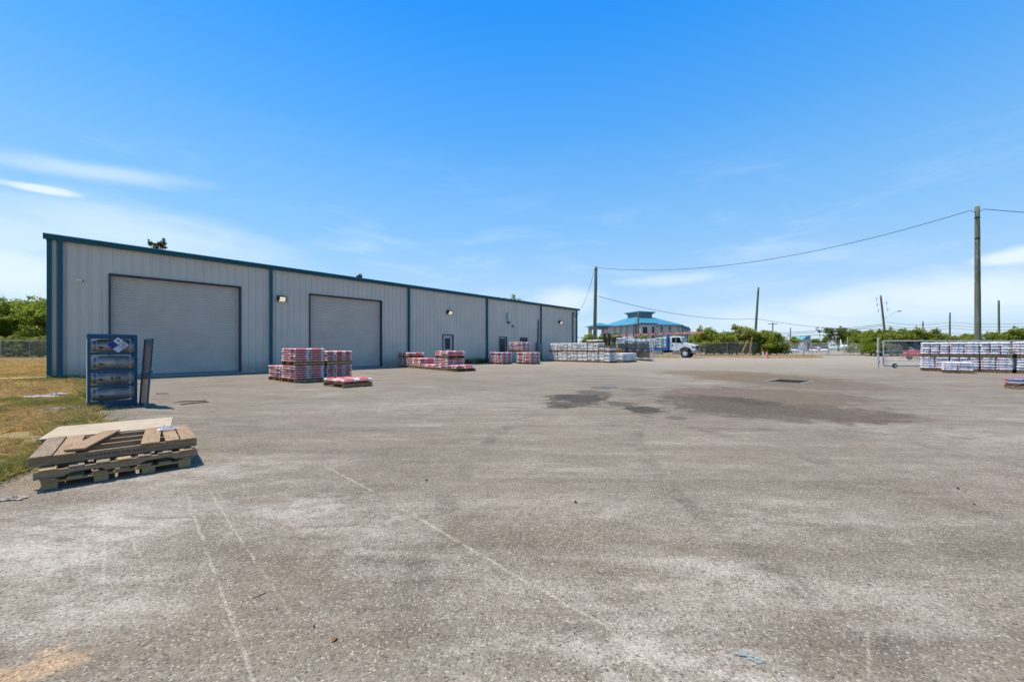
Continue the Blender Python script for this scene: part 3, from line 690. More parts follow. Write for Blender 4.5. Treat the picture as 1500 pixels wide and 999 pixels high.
# pallet behind with a plywood lid
pb = V2(at(57.7, 644.3, 4.15)); pe = V2((.77, .64)).normalized()
P4 = empty('crate_pallet', pb, math.atan2(pe.y, pe.x), 'low wooden crate with a pale plywood lid behind the pallet stack', 'crate')
board('lid', P4, (.52, .43, .253), (1.06, .88, .014), PLY); 
for y in (.02, .84): board('side_board', P4, (.52, y, .205), (1.02, .022, .078), WY['X'])
for x in (.02, 1.02): board('end_board', P4, (x, .43, .205), (.022, .78, .078), WY['Y'])
for y in (.05, .43, .80): board('skid', P4, (.52, y, .082), (1.0, .09, .16), WB['X'])
def crumple(name, c, rx, ry, h, mat, label, cat, rz=0.0, seed=1, nx=16, ny=12, th=.0):
    rg = np.random.default_rng(seed); b = MB(); vs = []; fs = []
    hh = rg.normal(0, 1, (nx, ny)); hh = (hh + np.roll(hh, 1, 0) + np.roll(hh, 1, 1)) / 1.7
    for i in range(nx):
        for j in range(ny):
            u, v_ = i / (nx - 1) * 2 - 1, j / (ny - 1) * 2 - 1
            k = 1 - .25 * abs(math.sin(3 * math.atan2(v_, u + 1e-6) + seed)) * max(abs(u), abs(v_))
            vs.append((u * rx * k, v_ * ry * k, h * (.35 + .45 * abs(hh[i, j])) * (1 - .7 * max(abs(u), abs(v_)) ** 2) + .004))
    for i in range(nx - 1):
        for j in range(ny - 1): fs.append((i*ny+j, (i+1)*ny+j, (i+1)*ny+j+1, i*ny+j+1))
    b.add(vs, fs); o = b.build(name, mat, None); o.location = c; o.rotation_euler.z = rz
    m = o.modifiers.new('solid', 'SOLIDIFY'); m.thickness = .0015
    return tag(o, label, cat)
n = N('clear_film'); M_FILM = n.out(n.n('ShaderNodeMixShader', {0: .42, 1: n.n('ShaderNodeBsdfTransparent').outputs[0], 2: n.bsdf((.75, .78, .8), .15)}).outputs[0])
M_PAPER = paint('grey_white_sheet', (.40, .39, .36), .8, 0, .1, 8)
crumple('plastic_wrap', a3 + pd * .95 + pn * .62 + Vector((0, 0, .29)), .10, .06, .05, M_FILM, 'crumpled clear plastic wrap on the right boards of the top pallet', 'plastic wrap', ang, 3)
crumple('plastic_sheet', gnd(92, 603) + Vector((0, 0, .05)), .32, .045, .04, M_PAPER, 'torn pale plastic strip in the grass nearest the crate', 'plastic sheet', R(35), 5)
crumple('plastic_sheet', gnd(62, 584.5) + Vector((0, 0, .05)), .4, .11, .04, M_PAPER, 'grey white sheet lying flat in the dry grass, farther left', 'plastic sheet', R(8), 6)
crumple('plastic_sheet', gnd(87, 581) + Vector((0, 0, .06)), .24, .09, .035, M_PAPER, 'small grey white scrap in the grass before the corner downspout', 'plastic sheet', R(10), 8)
crumple('cardboard', gnd(20, 731), .10, .05, .025, paint('cardboard', (.42, .33, .24), .9), 'flattened piece of cardboard at the edge of the grass', 'cardboard', R(10), 9)
crumple('sand_streak', gnd(35, 556.5) + Vector((0, 0, .07)), 1.3, .16, .012, paint('pale_sand', (.60, .45, .28), .95), 'pale sand spill in the dry lawn left of the warehouse corner', 'sand', R(40), 12)

# ================================================================ cylinder cage
M_CAGE = paint('cage_blue', (.004, .075, .14), .4, 0, .15, 6, .3, .3)
M_RUST = paint('rusty_mesh', (.16, .085, .05), .8, .2, .2, 12)
M_ALU = paint('dull_aluminium', (.46, .44, .40), .42, .6, .2, 7, .5, .55)
cg = gnd(127.5, 599.6); cd = V2((.665, .747)).normalized(); CW, CD, CH = .73, .66, 1.5
CG = empty('cylinder_cage', cg, math.atan2(cd.y, cd.x), 'blue steel cage for gas cylinders with its mesh door swung open', 'cage')
b = MB(); s = .05
for x in (s/2, CW - s/2):
    for y in (s/2, CD - s/2): b.box((x, y, CH / 2), (s, s, CH))
for z in (.06, CH - .04):
    for y in (s/2, CD - s/2): b.box((CW / 2, y, z), (CW - 2*s, s - .006, .05 if z < 1 else .07))
    for x in (s/2, CW - s/2): b.box((x, CD / 2, z), (s - .006, CD - 2*s, .05))
b.box((CW / 2, s/2, .745), (CW - 2*s, s - .008, .05))
b.build('frame', M_CAGE, CG, .003)
b = MB(); b.box((CW / 2, CD * .56, CH + .004), (CW - .01, CD * .84, .01)); b.build('top_plate', M_CAGE, CG)
for z in (.09, .435, .76, 1.10):
    b = MB()
    for y in (.22, .46): b.box((CW / 2, y, z), (CW - 2*s, .035, .012))
    b.box((CW/2, .055, z + .01), (CW - 2*s, .008, .05)); b.build('shelf', M_CAGE, CG)
def expanded(b, x0, x1, z0, z1, y, p=.052, r=.0016, axis='x'):
    """diamond mesh in the plane y (or x) = const"""
    def seg(a, c):
        P = [(u, y, w) if axis == 'x' else (y, u, w) for u, w in (a, c)]
        b.tube(P[0], P[1], r, n=3, cap=False, smooth=False)
    k = .45 / 1.0; W_, H_ = x1 - x0, z1 - z0
    for sg in (1, -1):
        c = -H_ / k if sg > 0 else 0
        t = c
        while t < (W_ if sg > 0 else W_ + H_ / k):
            # line x = x0 + t + sg*(z-z0)/k
            pts = []
            za, zb = 0.0, H_
            xa, xb = t + sg * za / k, t + sg * zb / k
            def clip(xl):
                return (xl - t) * k / sg
            lo, hi = 0.0, H_
            zl, zr = clip(0), clip(W_)
            lo = max(lo, min(zl, zr)); hi = min(hi, max(zl, zr))
            if hi - lo > .004: seg((x0 + t + sg * lo / k, z0 + lo), (x0 + t + sg * hi / k, z0 + hi))
            t += p
b = MB(); expanded(b, s, CW - s, .09, CH - .08, .004, .085, .0014); b.build('mesh_panel', M_BOXG, CG, recalc=False)
b = MB(); expanded(b, s, CD - s, .09, CH - .08, .004, axis='y'); expanded(b, s, CD - s, .09, CH - .08, CW - .004, axis='y'); expanded(b, s, CW - s, .09, CH - .08, CD - .004); b.build('mesh_panel', M_BOXG, CG, recalc=False)
# open door: swings from the right front post towards the yard, leaning a little
D = empty('door', (CW + .02, -.02, .03), R(-84), None); D.parent = CG; D.rotation_euler.x = R(4); bpy.data.objects.remove(D)
b = MB(); DWd, DH = .74, 1.40
for x in (.018, DWd - .018): b.box((x, 0, DH / 2), (.036, .03, DH))
for z in (.018, DH / 2, DH - .018): b.box((DWd / 2, 0, z), (DWd - .072, .028, .036))
dr = b.build('door', M_CAGE, CG, .003); dr.location = (CW + .03, -.03, .02); dr.rotation_euler = (R(-3.5), 0, R(-86))
b = MB(); expanded(b, .03, DWd - .03, .03, DH - .03, .012, .05, .0026); b.build('mesh_panel', M_RUST, dr, recalc=False)
b = MB(); b.box((DWd + .012, 0, .72), (.03, .06, .05)); b.tube((DWd - .05, -.03, .72), (DWd + .03, -.03, .72), .012); b.build('latch', M_CAGE, dr)
pl = MB(); q_ = .165; pl.prism([(0, -q_), (q_, 0), (0, q_), (-q_, 0)], (0, -.006, 0), (1, 0, 0), (0, 0, 1), (0, .006, 0))
pc = pl.build('hazard_placard', paint('placard_blue', (.006, .07, .2), .5), CG); pc.location = (.44, -.004, 1.285)
M_SIGNW = paint('placard_white', (.62, .64, .68), .5); M_SIGNB = paint('placard_navy', (.008, .012, .20), .5); M_INK = paint('ink_black', (.02, .02, .02), .6)
g = q_ / 2 - .006
for (cx, cz, m) in ((0, q_ / 2, M_SIGNW), (q_ / 2, 0, M_SIGNW), (0, -q_ / 2, M_SIGNW), (-q_ / 2, 0, M_SIGNB)):
    x = MB(); x.prism([(0, -g), (g, 0), (0, g), (-g, 0)], (cx, -.0085, cz), (1, 0, 0), (0, 0, 1), (0, .002, 0)); x.build('field', m, pc)
def text(body, size, parent, loc, rot, mat, name='lettering', ext=.0008):
    t = bpy.data.curves.new(name, 'FONT'); t.body = body; t.size = size; t.extrude = ext; t.align_x = 'CENTER'; t.align_y = 'CENTER'
    to = bpy.data.objects.new('tmp', t); COL.objects.link(to); dg = bpy.context.evaluated_depsgraph_get(); me = bpy.data.meshes.new_from_object(to.evaluated_get(dg)); bpy.data.objects.remove(to)
    me.materials.clear(); me.materials.append(mat); return link(name, me, parent, loc, rot)
text('4', .10, pc, (0, -.0098, q_ / 2), (R(90), 0, 0), M_INK, 'numeral'); text('0', .10, pc, (q_ / 2, -.0098, 0), (R(90), 0, 0), M_INK, 'numeral')
cyl_lab = ['top gas cylinder in the blue cage, behind the diamond placard', 'second gas cylinder from the top of the blue cage', 'third gas cylinder from the top, dark letters on its side', 'bottom gas cylinder in the blue cage, tilted slightly']
for k, z in enumerate((.26, .60, .92, 1.265)):
    z = z - .01
    C = empty('gas_cylinder', cg + cd * .06 + V2((-cd.y, cd.x)) * .33 + Vector((0, 0, z)), math.atan2(cd.y, cd.x), cyl_lab[3 - k], 'gas cylinder', 'gas cylinders in the blue cage')
    if k == 0: C.rotation_euler.y = R(-2)
    r_ = .148; b = MB(); b.lathe([(.05, 0), (.05, .075), (.07, .12), (.11, .142), (.13, r_), (.33, r_), (.335, r_ + .004), (.35, r_ + .004), (.355, r_), (.54, r_), (.56, .142), (.60, .12), (.62, .075), (.62, 0)], (0, 0, 0), (1, 0, 0), 28); b.build('body', M_ALU, C)
    b = MB(); b.lathe([(.0, .098), (.0, .105), (.08, .118), (.08, .111), (.0, .098)], (0, 0, 0), (1, 0, 0), 24); b.build('collar', M_ALU, C)
    b = MB(); b.lathe([(.59, .11), (.60, .122), (.65, .118), (.65, .108), (.59, .11)], (0, 0, 0), (1, 0, 0), 24); b.build('foot_ring', M_ALU, C)
    b = MB(); b.tube((.05, 0, 0), (-.005, 0, 0), .018); b.tube((.02, 0, 0), (.02, -.05, 0), .012); b.build('valve', paint('brass', (.4, .28, .1), .4, .8), C)
    b = MB(); b.box((.14, -.146, -.02), (.055, .012, .035)); b.build('stain_label', M_INK, C)
    if k == 1:
        b = MB()
        for i in range(3): b.box((.30 + i * .055, -.1482, .0), (.035, .003, .05))
        b.build('marking', M_INK, C)

# ================================================================ small litter on the yard
def flat_thing(name, px, py, poly, th, mat, label, cat, rz=0.0, z=.004):
    b = MB(); b.prism(poly, (0, 0, 0), (1, 0, 0), (0, 1, 0), (0, 0, th)); o = b.build(name, mat); o.location = gnd(px, py) + Vector((0, 0, z)); o.rotation_euler.z = rz
    return tag(o, label, cat)
b = MB(); pts = [(-.055, 0, .004), (-.03, .022, .012), (0, .03, .02), (.03, .02, .012), (.055, 0, .006), (.03, -.022, .014), (0, -.03, .022), (-.03, -.02, .014), (0, 0, .004)]
b.add(pts, [(8, 0, 1), (8, 1, 2), (8, 2, 3), (8, 3, 4), (8, 4, 5), (8, 5, 6), (8, 6, 7), (8, 7, 0)]); o = b.build('leaf', paint('dead_leaf', (.33, .16, .06), .8)); o.location = gnd(490, 937.5); o.scale = (.32, .32, .5); o.rotation_euler.z = 1.2; tag(o, 'curled brown dead leaf on bare asphalt', 'leaf')
def twig(px, py, L_, rz, label, r=.006, col=(.14, .09, .05)):
    b = MB(); P = [(-L_ / 2, 0, r), (-L_ * .1, L_ * .03, r * 1.4), (L_ * .2, -.01 * L_, r * 1.2), (L_ / 2, L_ * .04, r)]
    b.path(P, r, 6); b.tube(P[1], (P[1][0] + L_ * .15, P[1][1] + L_ * .12, r), r * .6, r * .3)
    o = b.build('twig', paint('twig_bark', col, .9)); o.location = gnd(px, py); o.rotation_euler.z = rz; tag(o, label, 'twig', 'twigs scattered on the asphalt')
twig(381, 872, .055, R(50), 'thin dark twig between two scraped lines on the asphalt', .0018)
twig(280, 588.5, .55, R(25), 'long dry stick on the asphalt right of the open cage door', .012)
twig(286, 591, .5, R(55), 'second dry stick, nearer the camera than the long one by the cage', .012)
twig(258, 590, .14, R(10), 'short pale stick closest to the cage shadow', .01, (.4, .33, .22))
twig(237, 577, .3, R(5), 'thin stick behind the open cage door', .01)
for px, py, s_, lab in ((843, 736, .02, 'dark scrap of rubber on the open asphalt'), (855, 751, .007, 'tiny dark chip beside the rubber scrap'), (1403, 716, .018, 'dark flake on the asphalt at the right'), (460, 918, .008, 'small dark pebble near the dead leaf'), (1427, 739, .012, 'dark speck of rubber farther right'), (625, 704, .016, 'dark crumb near the long scraped line')):
    flat_thing('debris', px, py, [(-s_, -s_ * .2), (-s_ * .2, -s_ * .5), (s_, -.1 * s_), (s_ * .6, s_ * .4), (-s_ * .3, s_ * .35)], s_ * .35, M_DARK, lab, 'debris', random.uniform(0, 3))
n = N('green_glass'); M_SHARD = n.out(n.n('ShaderNodeMixShader', {0: .35, 1: n.n('ShaderNodeBsdfTransparent').outputs[0], 2: n.bsdf((.40, .46, .42), .6, 0, None, .15)}).outputs[0])
b = MB(); rg = random.Random(4)
for i in range(38):
    a_ = rg.uniform(0, 6.28); rr = rg.random() ** .7; x, y = rr * .06 * math.cos(a_) + .012 * math.sin(a_), rr * .022 * math.sin(a_); s_ = rg.uniform(.003, .012) * (1.6 if i < 5 else 1)
    w0 = rg.uniform(0, 6.28); z = rg.uniform(0, .002)
    pl_ = [(x + s_ * math.cos(w0 + k * 1.7) * rg.uniform(.5, 1.2), y + s_ * math.sin(w0 + k * 1.7) * rg.uniform(.5, 1)) for k in range(4)]
    b.prism(pl_, (0, 0, .003 + z), (1, 0, rg.uniform(-.1, .1)), (0, 1, rg.uniform(-.1, .1)), (0, 0, .002))
o = b.build('broken_glass', M_SHARD); o.location = gnd(1092, 960); o.rotation_euler.z = R(-38); tag(o, 'small patch of crushed pale green glass on the asphalt', 'broken glass')
# loose grit
b = MB(); rg = random.Random(11)
for i in range(2600):
    Y = 1.35 + 5.5 * rg.random() ** 2; X = rg.uniform(-1.35, 1.35) * Y
    if X < -4.0 - .0 * Y: continue
    s_ = rg.uniform(.0015, .0045) * (1.8 if rg.random() < .06 else 1)
    w0 = rg.uniform(0, 6.28); pts = [(X + s_ * math.cos(w0 + k * 2.1) * rg.uniform(.7, 1.2), Y + s_ * math.sin(w0 + k * 2.1) * rg.uniform(.7, 1.2), 0.0) for k in range(3)] + [(X, Y, s_ * rg.uniform(.6, 1.1))]
    b.add(pts, [(0, 1, 3), (1, 2, 3), (2, 0, 3)], rg.choice((0, 0, 1)))
tag(b.build('loose_grit', [paint('grit_pale', (.42, .40, .37), .9), paint('grit_dark', (.12, .11, .10), .9)]), 'loose grit strewn over the near asphalt', 'grit', kind='stuff')
# drain
g = Vector((10.23, 14.5, 0)); DG = empty('storm_drain', g, R(-51), 'rectangular storm drain with dark grate and pale concrete collar', 'drain')
b = MB()
for y in (-.74, .74): b.box((0, y, .005), (1.0, .05, .010))
for x in (-.56, .56): b.box((x, 0, .006), (.10, 1.53, .012))
b.build('collar', paint('drain_collar', (.27, .24, .20), .9), DG)
b = MB()
for i in range(9): b.box((-.44 + i * .11, 0, .006), (.05, 1.42, .008))
b.build('grate', paint('rusty_grate', (.055, .045, .036), .9, 0, .1, 3, .1), DG)
b = MB(); b.box((0, 0, .0025), (.98, 1.42, .003)); b.build('pit_shade', paint('pit_shade_black', (.012, .01, .008), 1, 0, .1, 3, 0), DG)  # flat black sheet, its colour stands in for the shade under the bars
# ================================================================ chain link
def links(b, p0, p1, z0, z1, pitch=.07, r=.0022):
    """woven diagonal wires between two ground points"""
    p0, p1 = Vector(p0), Vector(p1); L_ = (p1 - p0).length; d_ = (p1 - p0).normalized(); H_ = z1 - z0
    for sg in (1, -1):
        t = -H_ if sg > 0 else 0.0
        while t < (L_ if sg > 0 else L_ + H_):
            lo, hi = 0.0, H_
            a_, c_ = (0 - t) / sg, (L_ - t) / sg
            lo, hi = max(lo, min(a_, c_)), min(hi, max(a_, c_))
            if hi - lo > .02:
                A_ = p0 + d_ * (t + sg * lo) + Vector((0, 0, z0 + lo)); B_ = p0 + d_ * (t + sg * hi) + Vector((0, 0, z0 + hi))
                b.tube(A_, B_, r, n=3, cap=False, smooth=False)
            t += pitch
def fence(label, pts, h, spacing=3.0, name='chain_link_fence', pitch=.10, r=.0035, post=.035, group=None, barbed=False):
    t = empty(name, pts[0], 0, label, 'fence', group); O = Vector(pts[0])
    for a_, c_ in zip(pts[:-1], pts[1:]):
        a_, c_ = Vector(a_) - O, Vector(c_) - O; n_ = max(1, round((c_ - a_).length / spacing))
        for i in range(n_ + 1):
            p_ = a_.lerp(c_, i / n_); b = MB(); b.tube(p_, p_ + Vector((0, 0, h + .05)), post, n=8); b.lathe([(0, post * 1.15), (.04, post), (.06, 0)], p_ + Vector((0, 0, h + .05)), (0, 0, 1), 8); b.build('post', M_GALV, t)
        b = MB(); b.tube(a_ + Vector((0, 0, h)), c_ + Vector((0, 0, h)), .022, n=6); b.tube(a_ + Vector((0, 0, .06)), c_ + Vector((0, 0, .06)), .008, n=4); b.build('rail', M_GALV, t)
        b = MB(); links(b, a_, c_, .05, h, pitch, r); b.build('wire_mesh', M_GALV, t, recalc=False)
    return t
# near gate on the right, a long rolling leaf with its latch post
ng0, ng1 = Vector((22.85, 24.15, 0)), Vector((35.5, 24.0, 0))
NG = empty('rolling_gate', ng0, math.atan2((ng1 - ng0).y, (ng1 - ng0).x), 'galvanised chain link rolling gate behind the white and navy loads', 'gate'); GLn = (ng1 - ng0).length
b = MB()
for x in (0, 3.2, 6.6, 10, GLn): b.tube((x, 0, .1), (x, 0, 1.70), .038)
for z, rr in ((1.66, .036), (1.03, .028), (.12, .036)): b.tube((0, 0, z), (GLn, 0, z), rr)
b.tube((0, 0, .42), (GLn, 0, .40), .012)
b.build('gate_frame', M_GALV, NG)
b = MB(); links(b, (0, .02, 0), (GLn, .02, 0), .12, 1.66, .07, .0028); b.build('wire_mesh', M_GALV, NG, recalc=False)
for x in (.62, 6.6):
    b = MB(); b.lathe([(-.04, .06), (-.04, .12), (-.02, .14), (.02, .14), (.04, .12), (.04, .06)], (x, -.08, .14), (0, 1, 0), 20); w = b.build('wheel', M_DARK, NG)
    b = MB(); b.lathe([(-.045, 0), (-.045, .07), (.045, .07), (.045, 0)], (x, -.08, .14), (0, 1, 0), 16); b.box((x, -.03, .2), (.05, .12, .16)); b.build('rim', M_WHITE, w)
n = N('shade_cloth'); fz_ = n.mapr(n.noise(n.obj(), 40, 2), .4, .6, .70, .92); M_SHADE = n.out(n.n('ShaderNodeMixShader', {0: n.math('MULTIPLY', fz_, 1.05, clamp=True), 1: n.n('ShaderNodeBsdfTransparent').outputs[0], 2: n.bsdf((.016, .02, .022), .8)}).outputs[0])
b = MB(); P = [(.9 + i * .25, 1.62 - max(0, min(1, (i - 1) / 5)) * .02) for i in range(13)]
top = [(1.0 + i * .2, -.0 + .03 * math.sin(i * 1.7), 1.63) for i in range(12)]; bot = [(1.0 + i * .2, .04 + .05 * math.sin(i * 1.3), 1.60 - min(.5, i * .085)) for i in range(12)]
b.add(top + bot, [(i, i + 1, 13 + i, 12 + i) for i in range(11)]); b.build('shade_cloth', M_SHADE, NG)
PT = empty('gate_post', Vector((22.62, 24.25, 0)), 0, 'standalone galvanised latch post at the open end of the rolling gate', 'post')
b = MB(); b.tube((0, 0, 0), (0, 0, 1.78), .05, n=12); b.lathe([(0, .055), (.04, .05), (.07, 0)], (0, 0, 1.78), (0, 0, 1), 12); b.build('post', M_GALV, PT)
b = MB(); b.box((0, -.02, 1.0), (.16, .12, .12)); b.box((0, -.02, .36), (.12, .1, .14)); b.tube((0, 0, 1.55), (.3, -.05, 1.55), .02); b.tube((0, 0, .98), (.3, -.05, .98), .02); b.build('latch', M_GALV, PT)
# screened gate leaf left
sg1, sg0 = gnd(955, 529.2), gnd(905, 525.6); sd = (sg0 - sg1).normalized(); SGL = (sg0 - sg1).length
SG = empty('screened_gate', sg1, math.atan2(sd.y, sd.x), 'chain link gate leaf hung with dark shade cloth beside the long stack', 'gate')
b = MB()
for x in (.25, 2.9, SGL): b.tube((x, 0, .18), (x, 0, 1.72), .045)
for z in (1.70, .98, .22): b.tube((.25, 0, z), (SGL, 0, z), .04)
b.build('gate_frame', M_GALV, SG)
b = MB(); links(b, (.25, 0, 0), (SGL, 0, 0), .22, 1.7, .08, .0035); b.build('wire_mesh', M_GALV, SG, recalc=False)
b = MB(); vs = []; nx = 26
for i in range(nx + 1):
    x = .3 + (SGL - .35) * i / nx
    for z, dz in ((1.80, .05), (1.3, 0), (.8, 0), (.30, .04)): vs.append((x, .07 + .05 * math.sin(i * 1.1 + z) , z + dz * math.sin(i * .8)))
b.add(vs, [(i*4+k, (i+1)*4+k, (i+1)*4+k+1, i*4+k+1) for i in range(nx) for k in range(3)], 0, True); b.build('shade_cloth', M_SHADE, SG)
b = MB(); b.box((SGL * .45, -.05, .07), (SGL * .8, .5, .1)); b.box((.6, -.1, .05), (.4, .3, .1)); b.build('ballast', M_DARK, SG)
PT2 = empty('gate_post', gnd(956.5, 529.3) , 0, 'slim grey post just right of the screened gate', 'post'); b = MB(); b.tube((0, 0, 0), (0, 0, 2.0), .06, n=12); b.build('post', M_GALV, PT2)
# far fences and the double gate at the entrance
fence('long chain link fence through the hedge right of the truck', [(14, 62.5, 0), (36, 59.5, 0), (43.6, 63.8, 0)], 2.05, pitch=.15, r=.005)
b0, b1 = gnd(1143, 521), gnd(1283, 521)
EG = empty('entrance_gate', b0, 0, 'wide chain link double gate closing the far entrance', 'gate'); EL = (b1 - b0).length
b = MB()
for i in range(7): b.tube((EL * i / 6, 0, .05), (EL * i / 6, 0, 2.0), .05 if i in (0, 6, 3) else .035)
for z in (2.0, 1.1, .12): b.tube((0, 0, z), (EL, 0, z), .03)
b.build('gate_frame', M_GALV, EG)
b = MB(); links(b, (0, .02, 0), (EL, .02, 0), .12, 2.0, .16, .006); b.build('wire_mesh', M_GALV, EG, recalc=False)
for x in (0.0, EL * .24, EL):
    b = MB(); b.tube((x, -.1, 0), (x, -.1, 2.15), .06); b.box((x, -.1, .1), (.4, .3, .2)); b.build('hinge_post', M_GALV, EG)
fence('chain link fence in front of the right hand hedge', [(60.0, 63.6, 0), (62.5, 58, 0), (70, 55.5, 0), (118, 50, 0)], 2.1, pitch=.15, r=.005)
fence('chain link fence across the back of the dry lawn', [(-84, 51, 0), (-59, 48, 0), (-40, 46.5, 0)], 2.15, 4.5, pitch=.14, r=.003, post=.03)

# ================================================================ truck
n = N('truck_white'); M_TW = n.out(n.bsdf((.80, .80, .79), .22, 0, None, .5, **{'Coat Weight': .5}))
M_TBLUE = paint('truck_blue', (.012, .15, .40), .35); M_CHROME = paint('polished_metal', (.55, .55, .55), .25, .9); M_TANK = paint('dull_tank', (.36, .35, .36), .4, .6)
M_TYRE = paint('tyre', (.028, .027, .026), .85); M_SALM = paint('faded_salmon', (.62, .24, .16), .6, 0, .15, 2, .4, .3)
hd = V2((math.cos(R(-37)), math.sin(R(-37)))); fr = Vector(((1020.5 - 750) / F_PX * 48.6, 48.6, 0))
TL = 10.6; nd_ = V2((-hd.y, hd.x))
TR = empty('flatbed_truck', fr - hd * TL, math.atan2(hd.y, hd.x), 'white conventional cab flatbed truck with blue headboard and salmon beam overhead', 'truck')
TR.location += nd_ * 1.2
def wheel(x, y, r_, w, lab='wheel'):
    b = MB(); b.lathe([(-w/2, r_*.58), (-w/2, r_*.92), (-w*.38, r_), (w*.38, r_), (w/2, r_*.92), (w/2, r_*.58)], (x, y, r_), (0, 1, 0), 28); o = b.build('wheel', M_TYRE, TR)
    s_ = -1 if y < 0 else 1
    b = MB(); b.lathe([(0, r_*.58), (.03, r_*.56), (-.06, r_*.45), (-.05, r_*.25), (.03, r_*.2), (.04, 0)], (x, y + s_ * w / 2, r_), (0, s_, 0), 24); b.build('rim', M_WHITE, o)
    b = MB()
    for k in range(8): b.tube((x + .17*math.cos(k*.785), y + s_*(w/2 - .05), r_ + .17*math.sin(k*.785)), (x + .17*math.cos(k*.785), y + s_*(w/2 + .02), r_ + .17*math.sin(k*.785)), .018, n=6)
    b.build('lug_nuts', M_TANK, o)
for y in (-1.02, 1.02): wheel(TL - 1.38, y, .53, .30)
for y in (-1.0, 1.0): wheel(2.3, y, .52, .52)
b = MB()
for y in (-.42, .42): b.box((5.0, y, .82), (9.6, .09, .24))
b.box((2.3, 0, .52), (.2, 1.7, .2)); b.box((TL - 1.38, 0, .5), (.14, 1.9, .14)); b.box((6.6, 0, .75), (.3, .8, .3)); b.build('chassis', M_BLACK, TR)
b = MB(); b.box((3.55, 0, 1.10), (7.1, 2.44, .12)); b.box((3.55, -1.2, 1.03), (7.1, .05, .24)); b.box((3.55, 1.2, 1.03), (7.1, .05, .24)); b.build('flatbed', M_TBLUE, TR, .01)
b = MB(); b.box((7.16, 0, 2.0), (.09, 2.4, 1.85)); b.box((7.12, -1.18, 2.02), (.16, .12, 2.0)); b.box((7.12, 1.18, 2.02), (.16, .12, 2.0)); b.box((7.12, 0, 2.98), (.16, 2.4, .1)); b.build('headboard', M_TBLUE, TR, .01)
b = MB(); b.box((5.9, -1.0, .70), (1.15, .45, .55)); o = b.build('side_box', M_TANK, TR, .02); b = MB(); b.box((5.9, -1.23, .72), (.1, .02, .08)); b.build('handle', M_BLACK, o)
for x in (1.5, 3.15):
    b = MB(); b.box((x, -1.0, .55), (.03, .55, .7)); b.build('mud_flap', M_DARK, TR)
# cab shell from a side outline
cabp = [(7.32, .95), (7.32, 2.62), (7.45, 2.74), (8.55, 2.74), (8.72, 2.66), (9.05, 1.88), (9.05, 1.2), (8.78, 1.15), (8.78, .95)]
b = MB(); b.prism(cabp, (0, -1.06, 0), (1, 0, 0), (0, 0, 1), (0, 2.12, 0)); b.build('cab', M_TW, TR, .06, 3)
b = MB(); hp = [(9.02, 1.22), (9.02, 1.90), (9.6, 1.83), (10.25, 1.66), (10.42, 1.54), (10.46, 1.0), (10.36, .92), (10.05, .92)]
hp2 = hp[:-1] + [(9.98, .92), (9.86, 1.14), (9.62, 1.27), (9.32, 1.27), (9.16, 1.2)]
b.prism(hp2, (0, -1.1, 0), (1, 0, 0), (0, 0, 1), (0, 2.2, 0)); b.build('hood', M_TW, TR, .07, 3)
b = MB(); xs, zc, r0, r1 = TL - 1.38, .62, .62, .74
ring = [(r1 * math.cos(a_), r1 * math.sin(a_)) for a_ in [math.pi * k / 14 for k in range(15)]] + [(r0 * math.cos(a_), r0 * math.sin(a_)) for a_ in [math.pi * k / 14 for k in range(14, -1, -1)]]
for y0 in (-1.16, .86): b.prism(ring, (xs, y0, zc), (1, 0, 0), (0, 0, 1), (0, .3, 0))
b.build('wheel_arch', M_DARK, TR, .01)
def pane(poly, y, nm='side_window'):
    b = MB(); s_ = -.012 if y < 0 else .012
    b.prism(poly, (0, y, 0), (1, 0, 0), (0, 0, 1), (0, s_, 0)); return b.build(nm, M_GLASS, TR)
for y in (-1.062, 1.062):
    pane([(7.62, 1.92), (7.62, 2.55), (8.1, 2.58), (8.1, 1.92)], y); pane([(8.16, 1.88), (8.16, 2.58), (8.5, 2.58), (8.62, 2.5), (8.82, 1.88)], y)
b = MB(); b.add([(8.745, -.92, 2.60), (8.745, .92, 2.60), (9.04, .98, 1.93), (9.04, -.98, 1.93)], [(0, 1, 2, 3)]); w = b.build('windshield', M_GLASS, TR); m = w.modifiers.new('s', 'SOLIDIFY'); m.thickness = .02; m.offset = 1
b = MB(); b.box((8.2, -1.068, 1.42), (.9, .012, .86)); o = b.build('door', M_TW, TR, .005)
b = MB(); b.box((7.72, -1.085, 1.58), (.13, .03, .2)); b.build('handle', M_BLACK, o)
for k, (z, w_) in enumerate(((1.70, .42), (1.58, .36), (1.32, .26), (1.22, .3))):
    b = MB()
    for i in range(5): b.box((8.18 + (i - 2) * w_ / 5, -1.0762, z), (w_ / 6.5, .004, .05))
    b.build('lettering', M_BOXG, o)
b = MB(); b.box((8.2, -1.02, .70), (1.02, .3, .42)); o = b.build('fuel_tank', M_CHROME, TR, .03); b = MB()
for z in (.62, .82): b.box((8.2, -1.19, z), (.9, .06, .03))
b.build('step', M_TANK, o)
b = MB(); b.box((10.44, 0, 1.27), (.06, 1.25, .56)); b.build('grille', M_BLACK, TR, .02)
for y in (-.88, .88):
    s_ = 1 if y > 0 else -1; b = MB(); b.prism([(9.98, 1.46), (10.30, 1.38), (10.44, 1.30), (10.40, 1.2), (10.1, 1.25)], (0, s_ * 1.102, 0), (1, 0, 0), (0, 0, 1), (0, s_ * .012, 0)); b.box((10.45, y, 1.32), (.03, .34, .2)); b.build('headlight', M_GLASS, TR)
b = MB(); b.prism([(10.0, .62), (10.62, .62), (10.66, .72), (10.62, .9), (10.0, .9)], (0, -1.16, 0), (1, 0, 0), (0, 0, 1), (0, 2.32, 0)); b.build('bumper', M_CHROME, TR, .03)
